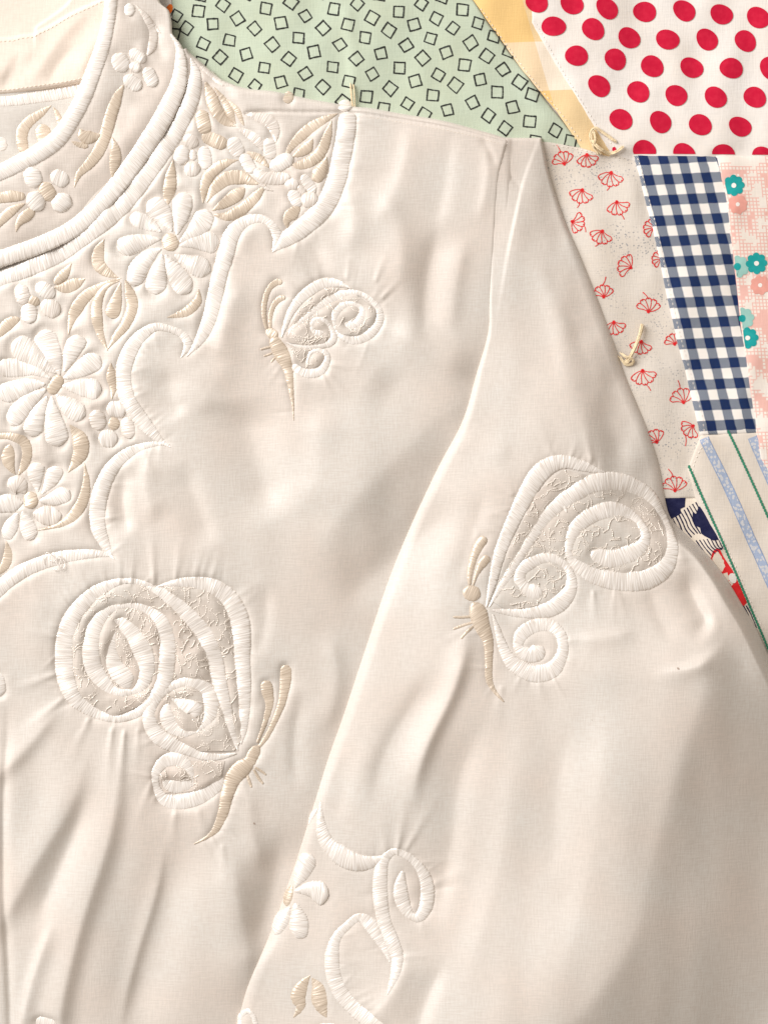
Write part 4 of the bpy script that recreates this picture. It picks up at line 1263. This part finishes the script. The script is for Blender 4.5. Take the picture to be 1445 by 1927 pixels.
ZW = 1445 / 445
A1, A2 = frame(1000, 240, ZW), frame(1000, 600, ZW)
bag = Bag()
for conv, bx, by, dx, dy, st in [
    (A1, 205, 212, -25, -68, (158, 95)), (A1, 342, 155, 12, 70, None), (A1, 493, 262, -10, 82, (465, 375)), (A1, 315, 370, -18, 76, (283, 482)), (A1, 525, 445, 20, 74, (570, 555)), (A1, 252, 565, 68, 18, (335, 632)),
    (A1, 437, 625, -22, 72, (392, 720)), (A1, 613, 850, -72, -30, None), (A1, 752, 612, -60, -10, None), (A1, 800, 800, -55, -10, None), (A1, 445, 1030, -10, -68, (458, 905)), (A1, 720, 1120, 0, -78, (685, 1000)),
    (A1, 508, 1182, 14, 72, None), (A2, 678, 132, -10, 72, None), (A2, 685, 310, 15, 82, (735, 435)), (A2, 938, 508, -22, -80, (902, 370)), (A2, 998, 650, -50, 50, (950, 775)), (A2, 772, 752, -40, -62, None),
    (A2, 885, 1050, -10, -82, (843, 915)), (A2, 882, 150, -20, -58, None)]:
    (qx, qy), = conv([(bx, by)])
    stp = conv([st])[0] if st else None
    bag = Bag()
    line_flower(bag, qx, qy, dx / ZW, dy / ZW, stp)
    bag.build('printed_flower', 'ink_red', pD)


# little flowers of the pink patch
def eight(cx, cy, r, n=8, a=0.2):
    t = np.arange(56) / 56 * 2 * math.pi
    rr = r * (0.80 + 0.20 * np.abs(np.cos(n / 2 * t + a)) ** 0.7)
    x, y = cx + rr * np.cos(t), cy + rr * np.sin(t)
    seam = np.interp(y, [290, 360, 640, 815], [1349, 1366, 1398, 1426])
    return np.stack([np.maximum(x, seam + 3.5), y], 1)


zf, zf2 = zq(4.8), (lambda x, y: samp(HQ, x, y) + 4.8 + 0.7)


def mark(name, mat, poly, zfn, parent, rings=(0.5, 1.0)):
    bg_ = Bag()
    disc(bg_, poly, zfn, rings)
    return bg_.build(name, mat, parent)


for x, y in ((1391, 500), (1400, 598), (1480, 330), (1490, 560)):
    mark('printed_aqua_flower', 'ink_aqua', eight(x, y, 21, a=0.6), zf, pF)
    mark('printed_flower_eye', 'ink_teal', ellipse(x - 2, y, 7, 7, 0, 14), zf2, pF)
for x, y in ((1382, 347), (1425, 494), (1408, 635), (1500, 420), (1520, 640)):
    mark('printed_teal_flower', 'ink_teal', eight(x, y, 20.5), zf2, pF)
    mark('printed_flower_eye', 'ink_white', ellipse(x, y, 4.6, 4.6, 0, 14), lambda x, y: zf2(x, y) + 0.4, pF)
for x, y in ((1389, 383), (1432, 535), (1470, 700), (1540, 500)):
    mark('printed_salmon_flower', 'ink_salmon', eight(x, y, 19, a=0.9), zf, pF)
    mark('printed_flower_eye', 'ink_white', ellipse(x, y, 4, 4, 0, 12), zf2, pF)

# stripes of the cream patch
for pts in ([(1327, 824), (1334, 840), (1370, 912), (1408, 998), (1447, 1085), (1500, 1205), (1580, 1400)], [(1418, 822), (1424, 838), (1446, 888), (1500, 1010), (1580, 1200)]):
    bag = Bag()
    ribbon(bag, pts, 15.0, zq(3.6))
    o_ = bag.build('printed_blue_band', 'blue_band', pG)
    for k in (-8.2, 8.2):
        bag = Bag()
        ribbon(bag, [(x + k * 0.92, y - k * 0.4) for x, y in pts], 1.5, zq(3.6))
        bag.build('printed_blue_line', 'ink_blue', pG)
zc_ = zq(3.6)
for pts in ([(1299, 878), (1330, 950), (1364, 1026), (1405, 1122), (1447, 1220), (1560, 1480)], [(1373, 812), (1392, 852), (1418, 908), (1445, 968), (1520, 1130), (1600, 1300)]):
    cords = Bag()
    P, s_ = resample(crspline(pts, 10), 6.0)
    d = np.gradient(P, axis=0); d /= np.hypot(*d.T)[:, None]
    for k in range(len(P)):
        a = math.degrees(math.atan2(d[k, 1], d[k, 0])) + 28
        e = ellipse(P[k, 0], P[k, 1], 3.6, 2.3, a, 10)
        disc(cords, e, lambda x, y: zc_(x, y) + 0.5, (0.6, 1.0))
    cords.build('green_cord_line', 'ink_green', pG, kind='stuff')

# navy patch print
ZN = frame(1145, 850, 1445 / 300)
bag, red = Bag(), Bag()
zn = zq(0)
flatpoly(bag, ZN([(430, 405), (712, 405), (705, 500), (665, 518), (668, 560), (640, 578), (600, 600), (560, 620), (430, 560)]), zn)
bag.build('printed_navy_blot', 'ink_navy', pH)
bag = Bag()
flatpoly(bag, ZN([(775, 540), (805, 565), (830, 500), (900, 470), (1000, 620), (1060, 760), (1010, 800), (960, 806), (880, 764), (852, 742), (842, 690), (800, 672), (775, 625)]), zn)
bag.build('printed_navy_blot', 'ink_navy', pH)
bag = Bag()
for k in range(12):
    x0 = 560 + 27 * k
    y0 = 610 - 17 * k
    p = [(x0 + random.uniform(-4, 4), max(405, y0)), (x0 + 45, y0 + 85), (x0 + 75 + random.uniform(-5, 5), y0 + 150), (x0 + 125, y0 + 225 + random.uniform(-20, 20))]
    ribbon(bag, ZN(p), random.uniform(1.7, 2.6), zn)
for k in range(7):
    x0 = 805 + 33 * k
    ribbon(bag, ZN([(x0, 805 - 4 * k), (x0 + 45, 870), (x0 + 105, 960 - 18 * k)]), 2.0, zn)
for k in range(5):
    ribbon(bag, ZN([(1235 + 26 * k, 1400), (1280 + 26 * k, 1480), (1330 + 26 * k, 1600)]), 2.2, zn)
bag.build('printed_navy_lines', 'ink_navy', pH, kind='stuff')
flatpoly(red, ZN([(955, 905), (988, 880), (1022, 888), (1052, 950), (1092, 1010), (1145, 1090), (1200, 1180), (1270, 1370), (1240, 1405), (1150, 1330), (1040, 1180), (930, 1000)]), zn)
red.build('printed_red_shape', 'ink_red', pH)
cd = Bag()
disc(cd, ellipse(*ZN([(1138, 1150)])[0], 7, 10, -20), lambda x, y: zn(x, y) + 0.4)
cd.build('printed_cream_spot', 'ink_white', pH)
og = Bag()
disc(og, ellipse(316, 12, 6, 11, 20), zq(-1.2))
og.build('printed_orange_flower', 'ink_orange', pI)


# yarn ties
def tube(bag, pts, r, sides=6, strands=2, twist=0.35, seed=0):
    rr = np.random.default_rng(seed)
    P, s_ = resample(crspline(pts, 12), 1.5)
    n = len(P)
    d = np.gradient(P, axis=0)
    d /= np.linalg.norm(d, axis=1)[:, None] + 1e-9
    up = np.array([0, 0, 1.0])
    a = np.cross(d, up); a /= np.linalg.norm(a, axis=1)[:, None] + 1e-6
    b_ = np.cross(a, d)
    for q in range(strands):
        ph = s_ * twist + q * 2 * math.pi / strands
        off = r * 0.62 if strands > 1 else 0
        C = P + off * (np.cos(ph)[:, None] * a + np.sin(ph)[:, None] * b_)
        rad = (r * (0.62 if strands > 1 else 1.0)) * (1 + 0.12 * rr.standard_normal(n))
        th = np.arange(sides + 1) / sides * 2 * math.pi
        V = C[:, None, :] + rad[:, None, None] * (np.cos(th)[None, :, None] * a[:, None, :] + np.sin(th)[None, :, None] * b_[:, None, :])
        uv = np.stack([np.broadcast_to(s_[:, None], V.shape[:2]) + 40 * q, np.broadcast_to(th[None], V.shape[:2])], -1)
        bag.add(W(V[..., 0], V[..., 1], V[..., 2]).reshape(-1, 3), grid_faces(n, sides + 1), uv.reshape(-1, 2))


def q3(pts, base):
    return [(x, y, float(samp(HQ, x, y)) + base + z) for x, y, z in pts]


def yarn(bag, pts, width, n, seed):
    """a loose bundle of fine fibres"""
    rr = np.random.default_rng(seed)
    P = np.asarray(pts, float)
    for k in range(n):
        off = rr.normal(0, 1, 3) * width * np.array([0.42, 0.42, 0.25])
        wob = rr.normal(0, width * 0.16, P.shape)
        tail = rr.uniform(-0.6, 1.0)
        Q = P + off + wob
        Q[-1] = Q[-1] + (P[-1] - P[-2]) * 0.25 * tail
        Q[0] = Q[0] - (P[1] - P[0]) * 0.2 * rr.uniform(-0.6, 1)
        Q[:, 2] = np.maximum(Q[:, 2], P[:, 2].min() - 1.5)
        tube(bag, [tuple(q) for q in Q], rr.uniform(0.75, 1.2), 5, 1, 0.0, seed + k)


bag = Bag()
yarn(bag, q3([(1128, 284, 0), (1114, 262, 3), (1114, 246, 5), (1122, 239, 6), (1136, 247, 5), (1150, 257, 4), (1158, 263, 3)], 4), 3.0, 12, 10)
yarn(bag, q3([(1114, 260, 3), (1122, 271, 7), (1134, 280, 8), (1148, 285, 5), (1162, 282, 4), (1172, 275, 3)], 4), 2.8, 12, 40)
yarn(bag, q3([(1119, 246, 6), (1121, 262, 9), (1117, 274, 5), (1126, 287, 2)], 4), 2.2, 7, 70)
bag.build('yarn_tie', 'yarn', quilt, 'cream yarn loop where the yellow and dotted patches meet', 'stuff')
bag = Bag()
yarn(bag, q3([(1209, 612, 5), (1204, 632, 8), (1195, 655, 8), (1185, 674, 5), (1178, 680, 3)], 3), 4.2, 16, 100)
yarn(bag, q3([(1170, 664, 3), (1178, 670, 7), (1190, 674, 7), (1192, 682, 3), (1178, 684, 3), (1168, 672, 3)], 3), 2.4, 10, 130)
bag.build('yarn_tie', 'yarn', quilt, 'frayed cream yarn tail beside the sleeve', 'stuff')
bag = Bag()
yarn(bag, q3([(660, 156, 2), (661, 175, 4), (664, 202, 3)], 2), 1.3, 4, 160)
yarn(bag, q3([(665, 158, 2), (667, 176, 4), (668, 202, 3)], 2), 1.3, 4, 170)
bag.build('yarn_tie', 'yarn', quilt, 'short yarn end above the shoulder', 'stuff')

# ------------------------------------------------------------------ the blouse
blouse = bpy.data.objects.new('blouse', None)
scene.collection.objects.link(blouse)
blouse['label'] = 'ivory satin blouse with white and tan embroidery laid on the quilt'
blouse['category'] = 'blouse'

EDG = np.array([0, 0.25, 0.8, 1.6, 2.6, 3.9, 5.5, 7.4, 9.6, 12, 14.6, 17.4, 20.3])


def span(lo, hi, step=3.0):
    """positions from lo to hi (arrays), dense at both ends; returns (rows, n)"""
    lo, hi = np.asarray(lo, float), np.asarray(hi, float)
    n = int((hi - lo).max() / step)
    k = np.minimum(1.0, (hi - lo) / 46.0)[:, None]
    a = lo[:, None] + EDG[None] * k
    b = hi[:, None] - EDG[None, ::-1] * k
    t = np.linspace(0, 1, n + 2)[1:-1][None]
    m = a[:, -1:] + (b[:, :1] - a[:, -1:]) * t
    return np.hstack([a, m, b])


# front panel, column by column
xs = np.arange(-390, 963, 3.0)
Yb = span(b_top(xs), np.full(len(xs), 2320.0))
Xb = np.broadcast_to(xs[:, None], Yb.shape)
Zb = surf_b(Xb, Yb)
me = mesh_from('front_panel', W(Xb, Yb, Zb).reshape(-1, 3), grid_faces(*Yb.shape), np.stack([Xb, Yb], -1).reshape(-1, 2) / 1000)
add_obj('front_panel', me, 'cloth', blouse, 'ivory front panel of the blouse with soft folds')

ys = np.r_[256, 256.3, 257, 258, 259.5, 261.5, np.arange(264, 2321, 3.0)]
Xs = span(s_left(ys), s_right(ys))
Ys = np.broadcast_to(ys[:, None], Xs.shape)
Zs = surf_s(Xs, Ys)
me = mesh_from('sleeve', W(Xs, Ys, Zs).reshape(-1, 3), grid_faces(*Xs.shape)[:, ::-1], np.stack([Xs, Ys], -1).reshape(-1, 2) / 1000)
add_obj('sleeve', me, 'cloth', blouse, 'ivory sleeve with a pleated cap, folded over the front')

tcs = np.r_[0, 0.004, 0.012, 0.025, 0.045, np.linspace(0.07, 0.93, 46), 0.955, 0.975, 0.988, 0.996, 1.0]
Xc = CO_[:, None, 0] * (1 - tcs) + CI_[:, None, 0] * tcs
Yc = CO_[:, None, 1] * (1 - tcs) + CI_[:, None, 1] * tcs
Zc = surf_c(Xc, Yc)
wid = np.hypot(*(CO_ - CI_).T)[:, None]
fo = edge_f(tcs[None] * wid, 7)
fi = edge_f((1 - tcs[None]) * wid, 9)
Zc = np.minimum(23 + (Zc - 23) * fo, 8 + (Zc - 8) * fi)
me = mesh_from('collar_band', W(Xc, Yc, Zc).reshape(-1, 3), grid_faces(*Xc.shape)[:, ::-1], np.stack([Xc, Yc], -1).reshape(-1, 2) / 1000)
add_obj('collar_band', me, 'collar_cloth', blouse, 'standing collar band with embroidery')

xs = np.arange(-390, 250, 4.0)
Yi = np.broadcast_to(np.arange(120, 460, 4.0)[None], (len(xs), 85))
Xi = np.broadcast_to(xs[:, None], Yi.shape)
me = mesh_from('back_collar', W(Xi, Yi, surf_i(Xi, Yi)).reshape(-1, 3), grid_faces(*Yi.shape), np.stack([Xi, Yi], -1).reshape(-1, 2) / 1000)
add_obj('back_collar', me, 'inner_cloth', blouse, 'shaded inside of the back collar')

xs = np.arange(-390, 262, 2.5)
Yl = span(np.full(len(xs), -215.0), lin_bot(xs), 3.0)
Xl = np.broadcast_to(xs[:, None], Yl.shape)
me = mesh_from('neck_lining', W(Xl, Yl, surf_l(Xl, Yl)).reshape(-1, 3), grid_faces(*Yl.shape), np.stack([Xl, Yl], -1).reshape(-1, 2) / 1000)
add_obj('neck_lining', me, 'lining', blouse, 'gathered cream lining inside the neck')


# rows of machine stitches
def stitches(pts, surf, name, mat='stitch', ln=6.0, gap=2.2, w=1.6, h=0.9, parent=None):
    P, s_ = resample(crspline(pts, 12), 1.0)
    bag = Bag()
    q = 0.0
    while q + ln < s_[-1]:
        t = np.linspace(q, q + ln, 6)
        x, y = np.interp(t, s_, P[:, 0]), np.interp(t, s_, P[:, 1])
        y = y + random.uniform(-0.35, 0.35)
        d = np.stack([np.gradient(x), np.gradient(y)], 1); d /= np.hypot(*d.T)[:, None] + 1e-9
        nn = np.stack([-d[:, 1], d[:, 0]], 1)
        arch = np.sin(np.linspace(0, math.pi, 6)) ** 0.6
        VV, UU = [], []
        for v, hh in ((-1, -0.5), (-0.6, 0.7), (0, 1), (0.6, 0.7), (1, -0.5)):
            X = x + nn[:, 0] * v * w / 2; Y = y + nn[:, 1] * v * w / 2
            VV.append(W(X, Y, surf(X, Y) + hh * h * (0.3 + 0.7 * arch) - 0.3))
            UU.append(np.stack([t, np.full(6, v)], 1))
        bag.add(np.stack(VV, 1).reshape(-1, 3), grid_faces(6, 5), np.stack(UU, 1).reshape(-1, 2))
        q += ln + gap
    return bag.build(name, mat, parent or blouse, kind='stuff')


o = stitches([(-380, 190), (-200, 181), (0, 169), (60, 162), (110, 155), (150, 148), (175, 142)], surf_l, 'hem_stitches', 'stitch', 6, 2.4, 2.4, 1.4)
o = stitches([(x, y + 6) for x, y in FACE[1:-1]], surf_l, 'facing_stitches', 'stitch', 6, 2.6, 2.2, 1.2)
o = stitches([(660, 218), (700, 221), (760, 231), (860, 250), (945, 272)], surf_b, 'shoulder_seam_stitches', 'stitch', 4.5, 2.5, 1.2, 0.5)

for pts, lv, pr, *mt in (([(905, 12), (990, 128), (1052, 204), (1095, 262)], 1.2, pB), ([(1010, 40), (1066, 140), (1126, 234), (1160, 276)], 2.4, pC, 'w'), ([(1202, 294), (1240, 440), (1274, 600), (1318, 760), (1328, 812)], 3.6, pE),
                    ([(1330, 825), (1306, 884), (1320, 936), (1372, 1034), (1440, 1190)], 3.6, pG), ([(1040, 270), (1090, 278), (1140, 290), (1190, 296)], 1.2, pD)):
    stitches(pts, zq(lv), 'seam_stitches', (mt + ['fill'])[0], 3.6, 5.5, 1.7, 0.8, pr)
# ---- embroidery
def stipple(polys, surf, seed, parent):
    r = np.random.default_rng(seed)
    bag = Bag()
    for poly in polys:
        P = np.asarray(poly)
        x0, y0 = P.min(0); x1, y1 = P.max(0)
        # darker ground cloth let into the wing
        B = densify(poly, 5)
        gx, gy = np.meshgrid(np.arange(x0, x1, 3.5), np.arange(y0, y1, 3.5))
        ok = inside(B, gx, gy)
        pts = np.vstack([B, np.stack([gx[ok], gy[ok]], 1)])
        res = delaunay_2d_cdt([Vector(p) for p in pts.tolist()], [], [list(range(len(B)))], 1, 1e-5)
        v2 = np.array([tuple(v) for v in res[0]])
        f = np.array([list(q) for q in res[2]])[:, ::-1]
        z = surf(v2[:, 0], v2[:, 1]) + 1.1 + 0.3 * samp(CRINK, v2[:, 0], v2[:, 1])
        add_obj('wing_ground', mesh_from('wing_ground', W(v2[:, 0], v2[:, 1], z), f, v2 / 1000), 'ground', parent)
        area_ = abs(0.5 * np.sum(P[:, 0] * np.roll(P[:, 1], -1) - np.roll(P[:, 0], -1) * P[:, 1]))
        total = int(area_ / 34)
        segs = []
        while len(segs) < total:
            x, y = r.uniform(x0, x1), r.uniform(y0, y1)
            if not inside(poly, np.array([x]), np.array([y]))[0]:
                continue
            a, turn = r.uniform(0, 6.28), r.choice((-0.3, 0.3))
            for k in range(r.integers(4, 11)):
                l = r.uniform(3.2, 4.4)
                x2, y2 = x + l * math.cos(a), y + l * math.sin(a)
                if not inside(poly, np.array([x2]), np.array([y2]))[0]:
                    a += 2.2
                    continue
                segs.append((x, y, x2, y2))
                x, y = x2, y2
                a += turn + r.uniform(-0.6, 0.6)
                if r.random() < 0.35:
                    turn = -turn
        Q = np.array(segs)
        ts = np.array([0.0, 0.2, 0.5, 0.8, 0.96])
        dxy = Q[:, 2:] - Q[:, :2]
        ll = np.hypot(*dxy.T)[:, None]
        u_ = dxy / ll
        n = len(Q)
        X = np.zeros((n, 5, 3)); Y = X.copy(); H = X.copy()
        for c, (v, hh) in enumerate(((-1, -0.5), (0, 1), (1, -0.5))):
            X[:, :, c] = Q[:, 0:1] + dxy[:, 0:1] * ts - u_[:, 1:2] * v * 1.2
            Y[:, :, c] = Q[:, 1:2] + dxy[:, 1:2] * ts + u_[:, 0:1] * v * 1.2
            H[:, :, c] = hh * 1.35 * np.array([0.0, 0.9, 1, 0.9, 0.0])
        Z = surf(X, Y) + H + 1.3
        V = W(X, Y, Z).reshape(-1, 3)
        f1 = grid_faces(5, 3)
        F = (f1[None] + (np.arange(n) * 15)[:, None, None]).reshape(-1, 4)
        uv = np.stack([np.broadcast_to((ts * 4)[None, :, None], X.shape) + np.arange(n)[:, None, None] * 5.3, np.broadcast_to(np.array([-1, 0, 1.0])[None, None], X.shape)], -1)
        bag.add(V, F, uv.reshape(-1, 2))
    return bag.build('stippled_stitching', 'fill', parent, kind='stuff')


CRINK = noise(14, 71) + 1.2 * noise(30, 72)
seed = 100
for surface, name, label, pieces, fill in MOT:
    parent = None
    for k, (pn, colr, pts, lift) in enumerate(pieces):
        seed += 1
        nm = name if k == 0 else pn
        me = satin_mesh(nm, pts, SURF[surface], lift, seed, zoff=0.12 * (k % 5))
        o = add_obj(nm, me, colr, blouse if k == 0 else parent, label if k == 0 else None)
        if k == 0:
            parent = o
    if fill:
        stipple(fill, SURF[surface], seed, parent)

# a snagged loose thread on the border, a speck of lint and a pin hole
bag = Bag()
def lt(pts):
    return [(x, y, float(surf_b(x, y)) + z) for x, y, z in pts]
tube(bag, lt([(84, 1062, 6), (83, 1050, 7), (90, 1040, 8), (100, 1046, 9), (112, 1066, 8), (121, 1070, 5), (122, 1056, 6), (112, 1046, 8), (104, 1056, 8), (94, 1054, 7)]), 0.75, 5, 1, 0, 301)
tube(bag, lt([(96, 1040, 8), (106, 1050, 8), (116, 1052, 8), (108, 1072, 5), (100, 1070, 4)]), 0.7, 5, 1, 0, 302)
bag.build('loose_thread', 'w', blouse, 'tangle of loose white thread on the scalloped border')
M['speck'] = ink_mat('lint_and_hole_mark', (0.36, 0.28, 0.23), 0.3)
for x, y, r_, sf in ((1266, 1253, 2.6, surf_s), (479, 1549, 2.2, surf_b), (1108, 1350, 0.9, surf_s)):  # pin hole on the sleeve is a dark coloured disc, not an opening
    bag = Bag()
    disc(bag, ellipse(x, y, r_, r_ * 0.7, 40, 9), lambda a, b: sf(a, b) + 0.5, (1.0,))
    bag.build('lint_and_hole_speck', 'speck', blouse)
